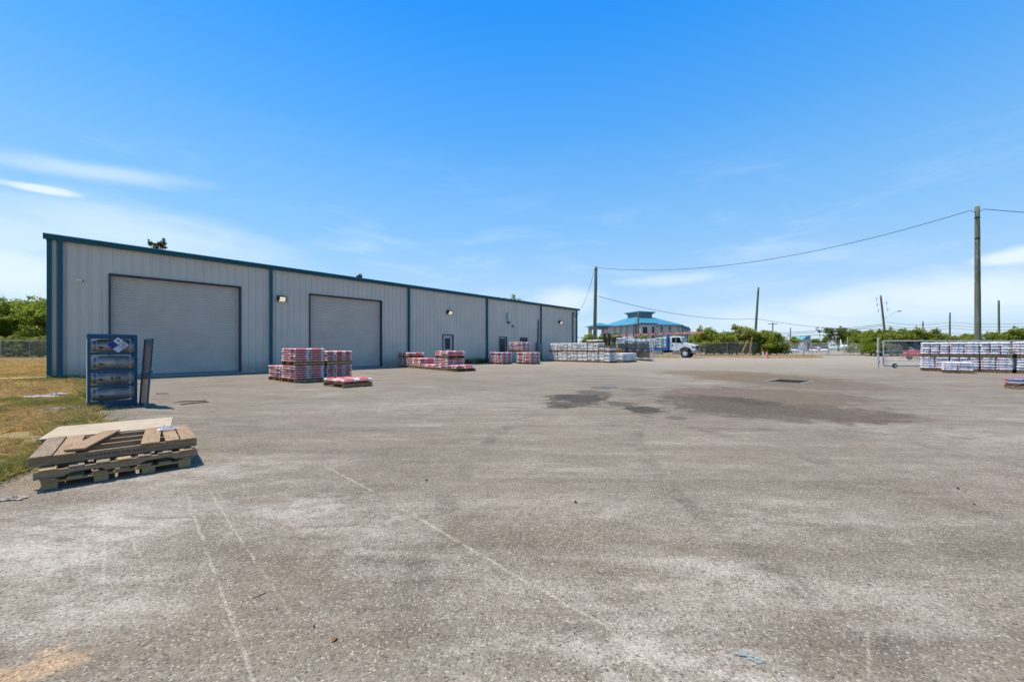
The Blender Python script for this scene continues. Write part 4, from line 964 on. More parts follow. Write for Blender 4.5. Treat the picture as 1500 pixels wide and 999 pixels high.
for y in (-1.28, 1.28):
    b = MB(); b.box((8.93, y, 1.98), (.08, .16, .46)); b.tube((8.93, y * .83, 1.76), (8.93, y, 1.8), .02); b.tube((8.93, y * .83, 2.2), (8.93, y, 2.18), .02); b.build('mirror', M_BLACK, TR, .02)
b = MB()
for i in range(5): b.box((7.9 + .02 * i, -.8 + .4 * i, 2.77), (.14, .07, .05))
b.build('marker_light', M_SALM, TR)
b = MB(); p0, p1 = Vector((-.6, -.3, 2.98)), Vector((11.1, -.75, 3.16)); dv = (p1 - p0); yaw = math.atan2(dv.y, dv.x)
b.tube(p0 + Vector((0, 0, .0)), p1, .03, n=6)
up = Vector((0, 0, 1)); sd_ = dv.normalized().cross(up)
for k, off in enumerate((-.18, .18)): b.prism([(0, -.13), (dv.length, -.13), (dv.length, .13), (0, .13)], p0 + sd_ * off, dv.normalized(), up, sd_ * .05)
b.prism([(0, -.03), (dv.length, -.03), (dv.length, .0), (0, .0)], p0 - sd_ * .18, dv.normalized(), up, sd_ * .36)
bm_ = b.build('overhead_beam', M_SALM, TR)
b = MB()
for k in range(11):
    p_ = p0 + dv * (k + .4) / 11.5
    if k % 2 == 0 or k > 7: b.prism([(0, -.1), (.55, -.1), (.55, .1), (0, .1)], p_ + sd_ * .232, dv.normalized(), up, sd_ * .006)
b.build('white_patch', paint('worn_pink', (.58, .38, .32), .6), bm_)
for k in range(1, 8): b = MB(); b.prism([(-.06, -.15), (.06, -.15), (.06, .15), (-.06, .15)], p0 + dv * k / 11.5 + sd_ * .234, dv.normalized(), up, sd_ * .012); b.build('bracket', M_BLACK, bm_)
b = MB()
for x in (.1, 7.12): b.tube((x, -.45, 1.16 if x < 1 else 3.0), (x, -.45, 2.95 if x < 1 else 3.1), .05)
b.build('beam_support', M_TBLUE, TR)
GT = 'pale blue bagged loads on the flatbed truck'
tw = lambda x, y, z: TR.location + hd * x + nd_ * y + Vector((0, 0, z))
nm_ = ['rearmost', 'second from the rear', 'middle', 'second from the headboard', 'against the blue headboard']
for i in range(5):
    p_ = tw(.15 + i * 1.38, -1.12, 1.165); L_ = 5 if i == 3 else (6 if i == 4 else 5)
    load('pale blue bag load on the truck bed, %s' % nm_[i], p_, hd, 1.165, 1.28, 2.2, (7, 6, 6, 6, 7)[i], .19, 'sky', GT, name='bagged_pallet_load')
for k, x in enumerate((5.2, 6.3)):
    b = MB(); b.path([tw(x, -1.24, .95), tw(x, -1.17, 2.5 + .15 * k), tw(x, 0, 2.6 + .2 * k)], .03, 5); tag(b.build('tie_strap', paint('lime_webbing', (.55, .65, .2), .7)), ['yellow green strap hanging over the load behind the cab', 'yellow green strap over the load nearest the blue headboard'][k], 'strap')

# ================================================================ forklift behind the long stack
fl = Vector(((889 - 750) / F_PX * 43.5, 43.5, 0)); FK = empty('forklift', fl, R(200), 'forklift mostly hidden behind the long stack, black mast raised', 'forklift')
b = MB()
for x in (-.36, .36): b.box((x, 0, 1.45), (.14, .16, 2.7))
for x in (-.22, .22): b.box((x, .02, 1.5), (.08, .1, 2.75))
for z in (.4, 1.4, 2.3, 2.78): b.box((0, 0, z), (.62, .1, .09))
b.tube((0, .02, .3), (0, .02, 2.6), .045); b.build('mast', M_BLACK, FK)
b = MB(); b.prism([(0.2, .25), (2.1, .25), (2.2, .5), (2.15, 1.15), (1.5, 1.2), (1.3, .85), (.5, .85), (.3, 1.1), (.2, 1.1)], (-.5, 0, 0), (0, 1, 0), (0, 0, 1), (1.0, 0, 0)); b.build('body', M_YELL, FK, .04)
b = MB()
for x in (-.45, .45):
    b.tube((x, .3, 1.05), (x, .65, 2.1), .03); b.tube((x, 1.7, 1.15), (x, 1.6, 2.1), .03)
b.box((0, 1.1, 2.12), (1.0, 1.1, .05)); b.build('overhead_guard', M_BLACK, FK)
for x in (-.45, .45):
    for y, r_ in ((.35, .32), (1.75, .26)): b = MB(); b.lathe([(-.1, 0), (-.1, r_*.9), (-.07, r_), (.07, r_), (.1, r_*.9), (.1, 0)], (x, y, r_), (1, 0, 0), 18); b.build('wheel', M_TYRE, FK)
for x in (-.25, .25): b = MB(); b.box((x, -.6, .12), (.12, 1.1, .05)); b.build('fork', M_BLACK, FK)

# ================================================================ poles and wires
def pole_mat():
    n = N('pole_wood'); v = n.obj(); g = n.noise(n.mapping(v, sc=(9, 9, .5)), 1.5, 6, .7); f = n.noise(v, 5, 4)
    c = n.ramp(g, [(.3, (.075, .085, .05)), (.5, (.155, .16, .105)), (.72, (.26, .25, .19))]); c = n.mix(n.mapr(f, .55, .7, 0, .5), c, (.33, .31, .26)); c = n.mix(n.mapr(f, .42, .3, 0, .4), c, (.06, .055, .04))
    return n.out(n.bsdf(c, .9, 0, n.bump(g, .6, .02), .15))
M_POLE = pole_mat(); M_WIRE = paint('wire_black', (.03, .03, .035), .6); M_PORC = paint('porcelain_grey', (.25, .27, .3), .3)
def pole(base, top, r0, r1, label, band=None, group='wooden utility poles'):
    base, top = Vector(base), Vector(top); t = empty('utility_pole', base, 0, label, 'utility pole', group)
    d_ = top - base; b = MB(); n_ = 14; rg = random.Random(int(base.x * 13)); prev = None; prof = [(d_.length * k / n_, (r0 + (r1 - r0) * k / n_) * rg.uniform(.97, 1.03)) for k in range(n_ + 1)] + [(d_.length + .02, r1 * .6), (d_.length + .03, 0)]
    b.lathe(prof, (0, 0, 0), d_, 14); b.build('shaft', M_POLE, t)
    if band:
        b = MB()
        for q_ in band: p_ = d_ * q_; rr = r0 + (r1 - r0) * q_; b.tube(p_ - d_.normalized() * .05, p_ + d_.normalized() * .05, rr * 1.06, n=14)
        b.build('band', M_BLACK, t)
    return t
def wire(a_, c_, sag, r_, label, n_=24, group=None, knots=False):
    a_, c_ = Vector(a_), Vector(c_); b = MB(); m_ = (a_ + c_) / 2
    P = [a_.lerp(c_, k / n_) - m_ + Vector((0, 0, -sag * 4 * (k / n_) * (1 - k / n_))) for k in range(n_ + 1)]
    b.path(P, r_, 5)
    o = b.build('overhead_wire', M_WIRE); o.location = m_; return tag(o, label, 'wire', group)
YC, YA, YB, YD = 26.0, 43.0, 66.0, 86.0
tc, ta, tb = at(1431.5, 303, YC), at(873, 391, YA), at(1111, 421, YB)
pole((at(1432.5, 300, YC).x, YC, 0), tc, .165, .12, 'tall weathered pole standing nearest, right behind the gate stack', [.93, .80])
pole((at(870.5, 400, YA).x, YA, 0), ta, .21, .16, 'slim pole rising behind the long stack at the warehouse end', [.97])
pole((at(1104.5, 500, YB).x, YB, .1), tb, .22, .15, 'leaning pole in the hedge beside the two yellow guy guards')
wire(at(876, 392.5, YA), at(1420, 309, YC + .2), 1.55, .020, 'long sagging cable between the warehouse end pole and the tall near pole')
wire(at(1441, 306.5, YC), (26.0 / F_PX * 830, 20.0, 8.0), .25, .020, 'cable leaving the tall near pole out of frame to the right', 12)
wire(at(1421, 309, YC), at(1441, 306.5, YC), .12, .018, 'short drooping jumper at the top of the tall near pole', 8)
wire(at(871, 394, YA), at(851, 452, 46.0), .55, .018, 'service drop from the slim pole to the warehouse corner', 14)
wire(at(876, 434, YA), at(1107, 467, YB), .9, .026, 'lower cable from the slim pole to the leaning hedge pole')
wire(at(1109, 467, YB), at(1297, 481, YD), .75, .03, 'cable from the leaning hedge pole to the street light pole')
D0 = at(1299.5, 505, YD); D0.z = 0; td = at(1290, 433, YD)
PD = pole(D0, td, .24, .17, 'leaning street light pole with hanging insulators above the hedge')
dd = td - D0
for k, (px, py) in enumerate(((1283.5, 439), (1284.5, 447), (1286, 455.5), (1298.5, 444.5), (1300, 453.5))):
    p_ = at(px, py, YD) - D0; b = MB(); b.path([p_ + Vector((0, 0, .42)), p_ + Vector((.12, 0, .25)), p_ + Vector((.1, 0, -.1)), p_ + Vector((-.05, 0, -.35))], .055, 8)
    c_ = dd * ((p_.z + .1) / dd.z); b.tube(p_ + Vector((0, 0, .1)), c_, .012, n=4); b.build('insulator', M_PORC, PD)
b = MB(); e0, e1, e2_ = at(1296.5, 467, YD) - D0, at(1308, 459, YD) - D0, at(1313.5, 456, YD) - D0; b.tube(e0, e1, .05); b.tube(e1, e2_, .045); lo = b.build('lamp_arm', M_GALV, PD)
b = MB(); b.lathe([(0, .05), (.1, .16), (.6, .2), (.85, .1), (.9, 0)], e2_, (1, -.2, .12), 12); b.build('lamp_head', M_GALV, lo)
pole((at(1391, 500, 92).x, 92, 0), at(1391.5, 458, 92), .19, .14, 'distant pole left of the tall near pole')
pole((at(1463.5, 500, 74).x, 74, 0), at(1463, 440, 74), .19, .14, 'distant pole right of the tall near pole')
for px, py, Y, lab in ((1352, 470.5, 120, 'tiny far pole between the street light pole and the next'), (935, 457.5, 82, 'slender pole in front of the blue roofed building'), (1132, 472.5, 130, 'far pole with a short crossarm over the hedge'), (1158, 480, 150, 'far pole before the dark pine by the entrance')):
    tp = at(px, py, Y); PP = pole((tp.x, Y, 0), tp, .2, .16, lab)
    if px == 1132: b = MB(); b.box((0, 0, tp.z - .5), (3.2, .15, .2)); b.build('crossarm', M_POLE, PP)
xr, xl = at(1297, 470, YD), at(1140, 482, 132)
for k, (pl_, pr_, lab, rr) in enumerate(((486, 474.5, 'upper line in the thick bundle left of the street light pole', .05), (488, 477, 'middle line in the thick bundle left of the street light pole', .05), (490, 482.5, 'lowest line in the thick bundle left of the street light pole', .06))):
    wire(at(1060, pl_, 140), at(1296, pr_, YD), 1.1, rr, lab, 18, 'roadside lines')
for k, (pl_, pr_, lab) in enumerate(((472, 470, 'highest thin roadside line behind the tall near pole'), (477, 474, 'second thin roadside line behind the tall near pole'), (480, 479, 'third thin roadside line behind the tall near pole'), (484, 489, 'lowest roadside line behind the tall near pole'))):
    wire(at(1298, pl_, YD), at(1392, (pl_ + pr_) / 2 + 1, 92), .6, .035, lab + ', left span', 12, 'roadside lines'); wire(at(1392, (pl_ + pr_) / 2 + 1, 92), at(1560, pr_, 60), .5, .028, lab + ', right span', 12, 'roadside lines')
for (x0, y0, x1, y1, lab) in ((1085, 521.3, 1094.5, 500, 'thick yellow guy guard leaning right, left of the pair'), (1097.5, 521, 1101.5, 495, 'slimmer yellow guy guard at the foot of the leaning pole')):
    p0_, p1_ = gnd(x0, 522.2), at(x1, y1, 56.0); p0_.z = .1; b = MB(); b.tube((0, 0, 0), p1_ - p0_, .085, .08, 10); o = b.build('guy_guard', paint('guard_yellow', (.58, .45, .14), .6, 0, .2, 5, .4, .4)); o.location = p0_; tag(o, lab, 'guy guard')
p0_ = gnd(1119, 524.2); mk = empty('marker_post', p0_, 0, 'leaning marker post, white below and rusty red above', 'post'); v_ = at(1115.5, 508.5, p0_.y + .1) - p0_
b = MB(); b.tube((0, 0, 0), v_ * .58, .10, n=12); b.build('lower_post', M_WHITE, mk); b = MB(); b.tube(v_ * .58, v_, .105, n=12); b.build('upper_sleeve', paint('rust_red', (.33, .07, .03), .7), mk)
p0_ = gnd(1123, 524.6); cn = empty('traffic_cone', p0_, 0, 'faded orange traffic cone beside the leaning marker post', 'cone'); b = MB(); b.lathe([(.04, .21), (.45, .12), (.78, .05), (.78, 0)], (0, 0, 0), (0, 0, 1), 18); b.build('cone', paint('faded_orange', (.62, .22, .14), .6), cn); b = MB(); b.box((0, 0, .02), (.56, .56, .04)); b.build('base', M_SALM, cn, .01)

# ================================================================ things along the warehouse wall
def bollard(px, py, h, label, lean=0):
    o = empty('bollard', gnd(px, py), 0, label, 'bollard'); b = MB(); b.tube((0, 0, 0), (lean, 0, h), .11, n=16); b.lathe([(0, .11), (.05, .09), (.08, 0)], (lean, 0, h), (0, 0, 1), 16); b.build('tube', paint('bollard_tan', (.52, .33, .12), .6, 0, .15, 3, .4, .3), o); b = MB(); b.lathe([(0, .2), (.05, .18), (.06, .11)], (0, 0, 0), (0, 0, 1), 14); b.build('footing', M_CONC, o); return o
bollard(713, 531.2, 1.22, 'faded yellow bollard standing at the third downspout')
bollard(727.3, 530.8, 1.28, 'second faded yellow bollard, beside the grey bin')
bn = empty('dark_bin', gnd(711, 530.2) - NW * .0 + V2((-.2, .35)), math.atan2(DW.y, DW.x), 'low dark bin behind the first yellow bollard', 'bin')
b = MB(); b.prism([(-.6, 0), (.6, 0), (.66, .78), (-.66, .78)], (0, -.4, 0), (1, 0, 0), (0, 0, 1), (0, .8, 0)); b.build('tub', paint('bin_dark', (.03, .035, .035), .6), bn, .03); b = MB(); b.box((0, 0, .80), (1.4, .88, .05)); b.build('rim', M_BLACK, bn, .01)
b0_ = gnd(723, 530.6) + V2((-.1, .5)); tl = empty('tool_bundle', b0_, .3, 'bundle of rust red and tan stakes leaning between bin and door', 'stakes'); rg = random.Random(3)
for k in range(7):
    b = MB(); x = -.32 + k * .1; b.tube((x, rg.uniform(-.1, .1), 0), (x + rg.uniform(-.12, .12), .25, rg.uniform(1.0, 1.5)), .04, .03); b.build('stake', (M_SALM, M_RUST, M_BOXG)[k % 3], tl)
def rock(px, py, s_, label, mat, seed):
    rg = random.Random(seed); bm = bmesh.new(); bmesh.ops.create_icosphere(bm, subdivisions=3, radius=1)
    for v_ in bm.verts:
        c_ = v_.co; k = 1 + .16 * math.sin(3 * c_.x + seed) + .14 * math.sin(4 * c_.y + seed * 2) + .1 * math.sin(5 * c_.z); v_.co = Vector((c_.x * s_[0], c_.y * s_[1], c_.z * s_[2])) * k
    me = bpy.data.meshes.new('rock'); bm.to_mesh(me); bm.free(); me.materials.append(mat); o = link('rock', me, None, gnd(px, py) + Vector((0, .3, s_[2] * .75))); return tag(o, label, 'rock')
M_ROCKY = paint('ochre_rock', (.34, .23, .07), .9, 0, .2, 3); M_ROCK = paint('tan_rock', (.33, .29, .22), .9, 0, .2, 3)
rock(697.5, 531.8, (.34, .25, .27), 'yellow ochre rock against the warehouse wall', M_ROCKY, 3); rock(702.5, 532, (.32, .25, .24), 'tan rock right of the ochre one', M_ROCK, 4); rock(689.5, 532.6, (.34, .22, .17), 'small olive tan rock left of the ochre one', M_ROCK, 5)
# ================================================================ foliage
def leaf_mat(name, a, b_, c3, trans=.25):
    n = N(name); P = n.pos(); rnd = n.n('ShaderNodeObjectInfo').outputs['Random']
    f = n.noise(P, 1.1, 3, .6); g_ = n.noise(P, 11, 2, .6)
    c = n.ramp(n.math('ADD', n.math('MULTIPLY', f, .5), n.math('ADD', n.math('MULTIPLY', g_, .4), n.math('MULTIPLY', rnd, .1))), [(.38, a), (.5, b_), (.64, c3)])
    d_ = n.bsdf(c, .55, 0, None, .25); t_ = n.n('ShaderNodeBsdfTranslucent', {'Color': c}).outputs[0]
    return n.out(n.n('ShaderNodeMixShader', {0: trans, 1: d_, 2: t_}).outputs[0])
M_LF = leaf_mat('leaf_fresh', (.16, .20, .02), (.29, .335, .04), (.43, .44, .08), .6)
M_LD = leaf_mat('leaf_deep', (.13, .175, .018), (.24, .295, .03), (.37, .40, .06), .6)
M_LP = leaf_mat('leaf_pine', (.04, .065, .02), (.075, .11, .03), (.12, .16, .05), .3)
M_LO = leaf_mat('leaf_olive', (.19, .21, .035), (.32, .34, .07), (.44, .43, .13), .5)
M_BARK = paint('bark', (.14, .105, .075), .95, 0, .25, 5, .1)
def crown_mesh(name, lobes, nl, size, mat, seed, clump=.16, nclump=26, flat=.0):
    rg = np.random.default_rng(seed); vol = np.array([l[1][0] * l[1][1] * l[1][2] for l in lobes]) ** .7; vol /= vol.sum()
    C_ = []
    for (c, r), k in zip(lobes, np.round(vol * nl).astype(int)):
        nc = max(6, int(nclump)); u = rg.normal(size=(nc, 3)); u /= np.linalg.norm(u, axis=1)[:, None]; u[:, 2] = np.where(u[:, 2] < -.3, u[:, 2] * .4, u[:, 2])
        cc = u * (rg.uniform(.45, 1.05, nc) ** .7)[:, None]; w = rg.uniform(.4, 1.6, nc); w /= w.sum()
        idx = rg.choice(nc, k, p=w); p = cc[idx] + rg.normal(size=(k, 3)) * clump * (1, 1, .8)
        C_.append(p * np.array(r) + np.array(c))
    P = np.concatenate(C_); n_ = len(P)
    nrm = rg.normal(size=(n_, 3)); nrm[:, 2] = np.abs(nrm[:, 2]) * 1.1 + .15; nrm /= np.linalg.norm(nrm, axis=1)[:, None]
    t = np.cross(nrm, rg.normal(size=(n_, 3))); t /= np.linalg.norm(t, axis=1)[:, None]; s = np.cross(nrm, t)
    sz = size * rg.uniform(.6, 1.4, n_)[:, None]
    V = np.stack([P - t * sz, P + s * sz * .45 + nrm * sz * .12, P + t * sz, P - s * sz * .45 + nrm * sz * .12], 1).reshape(-1, 3)
    me = bpy.data.meshes.new(name); me.from_pydata(V.tolist(), [], np.arange(n_ * 4).reshape(-1, 4).tolist()); me.materials.append(mat); return me
def limbs_mesh(name, lobes, h0, r0, seed, base=(0, 0, 0)):
    rg = random.Random(seed); b = MB(); T = Vector((rg.uniform(-.1, .1), rg.uniform(-.1, .1), h0)); b.tube(base, T, r0, r0 * .75, 10)
    for c, r in lobes:
        c = Vector(c); m_ = T.lerp(c, .5) + Vector((rg.uniform(-.2, .2), rg.uniform(-.2, .2), .1)); b.tube(T, m_, r0 * .6, r0 * .38, 7); b.tube(m_, c, r0 * .38, r0 * .15, 6)
        for k in range(4):
            e_ = c + Vector((rg.uniform(-.8, .8) * r[0], rg.uniform(-.8, .8) * r[1], rg.uniform(.1, .9) * r[2])); b.tube(m_.lerp(c, .7), e_, r0 * .16, r0 * .05, 4, cap=False)
    return b.mesh(name, M_BARK)
VAR = {}
def variants(kind, k):
    if (kind, k) in VAR: return VAR[kind, k]
    rg = random.Random(k * 31 + len(kind))
    if kind == 'shrub':      # unit: about 4 wide, 4 high
        lobes = [((rg.uniform(-1.2, 1.2), rg.uniform(-.8, .8), rg.uniform(1.2, 3.0)), (rg.uniform(.7, 1.15), rg.uniform(.7, 1.1), rg.uniform(.6, 1.0))) for _ in range(7)] + [((rg.uniform(-1.0, 1.0), 0, rg.uniform(3.3, 3.7)), (.5, .45, .5)), ((rg.uniform(-1.3, 1.3), 0, rg.uniform(3.1, 3.5)), (.4, .4, .5))] + [((x_, rg.uniform(-.3, .3), .75), (.8, .7, .7)) for x_ in (-1.3, 0, 1.3)]
        v_ = (crown_mesh('foliage', lobes, 5600, .13, (M_LF, M_LD, M_LO)[k % 3] if k % 3 else M_LF, k, .2, 22), limbs_mesh('trunk', lobes, .6, .10, k))
    elif kind == 'broad':    # wide tree, about 9 high
        lobes = [((rg.uniform(-2.6, 2.6), rg.uniform(-2, 2), rg.uniform(3.0, 7.3)), (rg.uniform(1.3, 2.1), rg.uniform(1.3, 2.0), rg.uniform(1.0, 1.6))) for _ in range(11)]
        v_ = (crown_mesh('foliage', lobes, 9000, .20, (M_LD, M_LF)[k % 2], k, .17, 24), limbs_mesh('trunk', lobes, 2.2, .24, k))
    elif kind == 'sparse':   # open topped pine
        lobes = [((rg.uniform(-1.5, 1.5), rg.uniform(-1.2, 1.2), rg.uniform(10.8, 13.5)), (rg.uniform(.35, .6), rg.uniform(.35, .6), rg.uniform(.25, .45))) for _ in range(8)]
        v_ = (crown_mesh('foliage', lobes, 1100, .15, M_LP, k, .25, 8), limbs_mesh('trunk', lobes, 10.4, .16, k))
    else:                    # tall pine with tufts, about 14 high
        lobes = [((rg.uniform(-1.5, 1.5), rg.uniform(-1.2, 1.2), rg.uniform(10.6, 13.6)), (rg.uniform(.5, .9), rg.uniform(.5, .9), rg.uniform(.3, .55))) for _ in range(9)]
        v_ = (crown_mesh('foliage', lobes, 3600, .16, M_LP, k, .22, 14), limbs_mesh('trunk', lobes, 10.2, .22, k))
    VAR[kind, k] = v_; return v_
def tree(name, kind, k, loc, scale, label, cat, group=None, rz=None, sx=1.0):
    t = empty(name, loc, random.uniform(0, 6.28) if rz is None else rz, label, cat, group); f, tr_ = variants(kind, k)
    t.scale = (scale * sx, scale * sx, scale); link('foliage', f, t); link('trunk', tr_, t); return t
GH = 'shrubs of the hedge beside the truck'
spots = [(862, 76, 1.05), (884, 72, .92), (905, 75, 1.05), (940, 76, .95), (965, 74, .9), (992, 70, .95), (1018, 66, 1.0), (1034, 62, 1.18), (1046, 66, .95), (1058, 62.5, 1.0), (1069, 64, .95), (1080, 62.5, 1.2), (1092, 63.5, 1.02), (1103, 62, 1.0), (1115, 61.5, 1.02), (1127, 61, 1.0), (1138, 60, .88)]
lab1 = ['leafy shrub at the far left, between the warehouse corner and the slim pole', 'pale leafy shrub just right of the slim pole, behind the forklift', 'shrub above the rear of the truck load', 'shrub rising over the middle of the truck load', 'shrub behind the truck load near the headboard', 'shrub directly behind the truck cab', 'shrub peeking above the truck hood', 'tall shrub just right of the truck bumper', 'second hedge shrub right of the truck', 'third hedge shrub right of the truck', 'fourth hedge shrub right of the truck', 'fifth hedge shrub right of the truck, with a high tuft', 'hedge shrub left of the yellow guy guards', 'hedge shrub behind the leaning pole', 'hedge shrub right of the leaning pole', 'hedge shrub behind the marker post', 'last hedge shrub before the entrance gate']
for i, (px, Y, s_) in enumerate(spots): tree('hedge_shrub', 'shrub', (0, 3, 1, 0, 4, 2)[i % 6], ((px - 750) / F_PX * Y, Y, .05), s_, lab1[i], 'shrub', GH, None, 1.05)
GH2 = 'shrubs of the right hand hedge'
sp2 = [(1262, 66, 1.0), (1276, 63, 1.08), (1290, 60, 1.0), (1304, 58.5, 1.0), (1316, 58.5, 1.08), (1330, 58, .95), (1344, 57, 1.05), (1357, 56.5, .98), (1371, 56, .98), (1386, 58, .86), (1401, 60, .7), (1414, 58, .85), (1428, 56, .84), (1444, 56, .9), (1460, 54, .85), (1476, 52, .92), (1494, 51, 1.0), (1515, 50, 1.0)]
for i, (px, Y, s_) in enumerate(sp2): tree('hedge_shrub', 'shrub', (3, 0, 4, 0, 3, 1)[i % 6], ((px - 750) / F_PX * Y, Y, .05), s_, 'leafy shrub in the right hand hedge, number %d counting from the entrance gate' % (i + 1), 'shrub', GH2, None, 1.05)
GL = 'trees behind the lawn fence'
for i, (px, Y, s_, k, lab) in enumerate(((60, 53, .92, 1, 'bright green tree touching the warehouse corner'), (38, 55, 1.0, 2, 'dense green tree behind the lawn fence post'), (12, 56, .97, 3, 'green tree second from the left edge behind the fence'), (-14, 58, 1.05, 1, 'dark tree cut by the left edge of the view'), (28, 68, 1.0, 0, 'paler taller tree rising behind the others on the left'), (-30, 52, .9, 2, 'tree beyond the left edge of the lawn'))):
    tree('broadleaf_tree', 'broad', k, ((px - 750) / F_PX * Y, Y, 0), s_, lab, 'tree', GL, None, 1.0)
for i in range(7):
    px = -14 + i * 14; Y = 50.5 + (i % 2) * 1.2; tree('understorey_shrub', 'shrub', (2, 1, 5)[i % 3], ((px - 750) / F_PX * Y, Y, 0), .72, 'low dark shrub behind the lawn fence, number %d from the left' % (i + 1), 'shrub', 'low shrubs behind the lawn fence', None, 1.1)
tree('pine_tree', 'sparse', 1, ((229 - 750) / F_PX * 42, 42, 0), .97, 'dark pine crown showing above the roof over the first roller door', 'tree', 'tree tops above the warehouse roof', .4, .62)
tree('pine_tree', 'pine', 2, ((525 - 750) / F_PX * 62, 62, 0), .93, 'tiny tree tip above the gutter over the second roller door', 'tree', 'tree tops above the warehouse roof', 0, .4)
tree('broadleaf_tree', 'broad', 2, ((753 - 750) / F_PX * 78, 78, 0), 1.33, 'rounded tree top above the roof near the wall vent', 'tree', 'tree tops above the warehouse roof', .3, .6)
for px, Y, s_, kind, k, lab in ((1170, 170, .74, 'broad', 2, 'dark dense tree beside the tan building'), (1191, 175, .66, 'broad', 0, 'round dark tree right of the teal gable'), (1201, 172, .76, 'sparse', 5, 'thin wispy pine right of the teal gable'), (1150, 190, .5, 'broad', 3, 'small dark tree between hedge and tan building'),
                                (1228, 175, 1.25, 'broad', 2, 'broad oak behind the parked aircraft'), (1244, 180, 1.2, 'broad', 0, 'second broad oak, right behind the aircraft tail'), (1205, 195, .75, 'broad', 2, 'low round tree far beyond the entrance gate'), (1262, 150, .95, 'broad', 0, 'dark tree at the right end of the oaks'), (1165, 125, .50, 'broad', 1, 'yellowish round bush before the tan building')):
    tree('pine_tree' if kind == 'sparse' else 'broadleaf_tree', kind, k, ((px - 750) / F_PX * Y, Y, 0), s_, lab, 'tree', 'trees far beyond the entrance', None, 1.0)
wd = crown_mesh('distant_woods', [((x, 420 + 40 * math.sin(x * .03), 5), (22, 14, 7 + 3 * math.sin(x * .11))) for x in range(-560, 900, 24)], 30000, 1.0, M_LP, 5, .2, 20)
o = link('distant_woods', wd); tag(o, 'far dark line of woods along the horizon', 'woods', kind='stuff')

# ---------------------------------------------------------------- grass on the lawn and verges
def inside(poly, x, y):
    r_ = np.zeros(len(x), bool); n_ = len(poly)
    for i in range(n_):
        (x0, y0), (x1, y1) = poly[i], poly[(i + 1) % n_]
        with np.errstate(divide='ignore', invalid='ignore'): r_ ^= ((y0 > y) != (y1 > y)) & (x < (x1 - x0) * (y - y0) / (y1 - y0 + 1e-12) + x0)
    return r_
def blades(name, X, Y, Z, h, w, mats, mi, label, seed, lean=.9):
    rg = np.random.default_rng(seed); n_ = len(X); a = rg.uniform(0, 6.28, n_); la = rg.uniform(0, 6.28, n_); l = np.abs(rg.normal(0, lean, n_)) * h
    dx, dy = np.cos(a) * w, np.sin(a) * w; ox, oy = np.cos(la) * l, np.sin(la) * l
    V = np.stack([np.stack([X - dx, Y - dy, Z], 1), np.stack([X + dx, Y + dy, Z], 1), np.stack([X + dx * .6 + ox * .45, Y + dy * .6 + oy * .45, Z + h * .6], 1), np.stack([X + ox, Y + oy, Z + h], 1)], 1).reshape(-1, 3)
    me = bpy.data.meshes.new(name); me.from_pydata(V.tolist(), [], np.arange(n_ * 4).reshape(-1, 4).tolist())
    for m_ in mats: me.materials.append(m_)
    me.polygons.foreach_set('material_index', mi.astype(np.int32)); o = link(name, me); return tag(o, label, 'grass', kind='stuff')
M_GD = [leaf_mat('grass_straw', (.58, .36, .10), (.74, .48, .17), (.82, .60, .26), .4), leaf_mat('grass_brown', (.30, .18, .06), (.41, .255, .10), (.50, .335, .14), .35), leaf_mat('grass_green', (.20, .19, .045), (.33, .30, .07), (.45, .39, .11), .4)]
lawn_poly = edge + [(-17.8, 15.1), (-38, 32.8), (-38, 49), (-80, 58), (-80, 10), (-9, 2), (-6, -1)]
rg = np.random.default_rng(2)
n_ = 420000; u = rg.random(n_); Y = 2.6 * (48 / 2.6) ** u; s_ = rg.uniform(-1.42, -.80, n_); X = s_ * Y
ep = np.array(edge)
def dist_edge(X, Y):
    D_ = np.full(len(X), 1e9)
    for (x0, y0), (x1, y1) in zip(edge[:-1], edge[1:]):
        dx, dy = x1 - x0, y1 - y0; t = np.clip(((X - x0) * dx + (Y - y0) * dy) / (dx * dx + dy * dy), 0, 1); D_ = np.minimum(D_, np.hypot(X - x0 - t * dx, Y - y0 - t * dy))
    return D_
def vnoise(X, Y, f, seed):
    r2 = np.random.default_rng(seed); g_ = r2.random((64, 64)); x, y = X * f, Y * f; i, j = np.floor(x).astype(int), np.floor(y).astype(int); a, b_ = x - i, y - j; a, b_ = a*a*(3-2*a), b_*b_*(3-2*b_)
    G = lambda p, q_: g_[p % 64, q_ % 64]
    return (G(i, j) * (1-a) + G(i+1, j) * a) * (1-b_) + (G(i, j+1) * (1-a) + G(i+1, j+1) * a) * b_
de = dist_edge(X, Y); k = inside(lawn_poly, X, Y) & (vnoise(X, Y, 1.1, 3) * .6 + vnoise(X, Y, 4, 4) * .4 > .30) & (vnoise(X, Y, 2.3, 9) > .16)
X, Y, de = X[k], Y[k], de[k]; g_ = vnoise(X, Y, .7, 5) * .6 + vnoise(X, Y, 2.5, 6) * .4 + np.clip(.24 - de * .18, 0, .22)
rr = rg.random(len(X)); mi = np.where(rr < np.clip((g_ - .70) * 5, .02, .8), 2, np.where(rg.random(len(X)) < .33, 1, 0))
h = (.03 + .055 * rg.random(len(X)) + .05 * np.clip(.8 - de, 0, 1) * rg.random(len(X)) + .04 * (mi == 2) * rg.random(len(X))) * (1 + .02 * Y); w = (.0022 + .00045 * Y) * rg.uniform(.6, 1.4, len(X))
blades('grass', X, Y, np.full(len(X), -.012), h, w, M_GD, mi, 'patchy dry grass of the lawn left of the yard', 3)
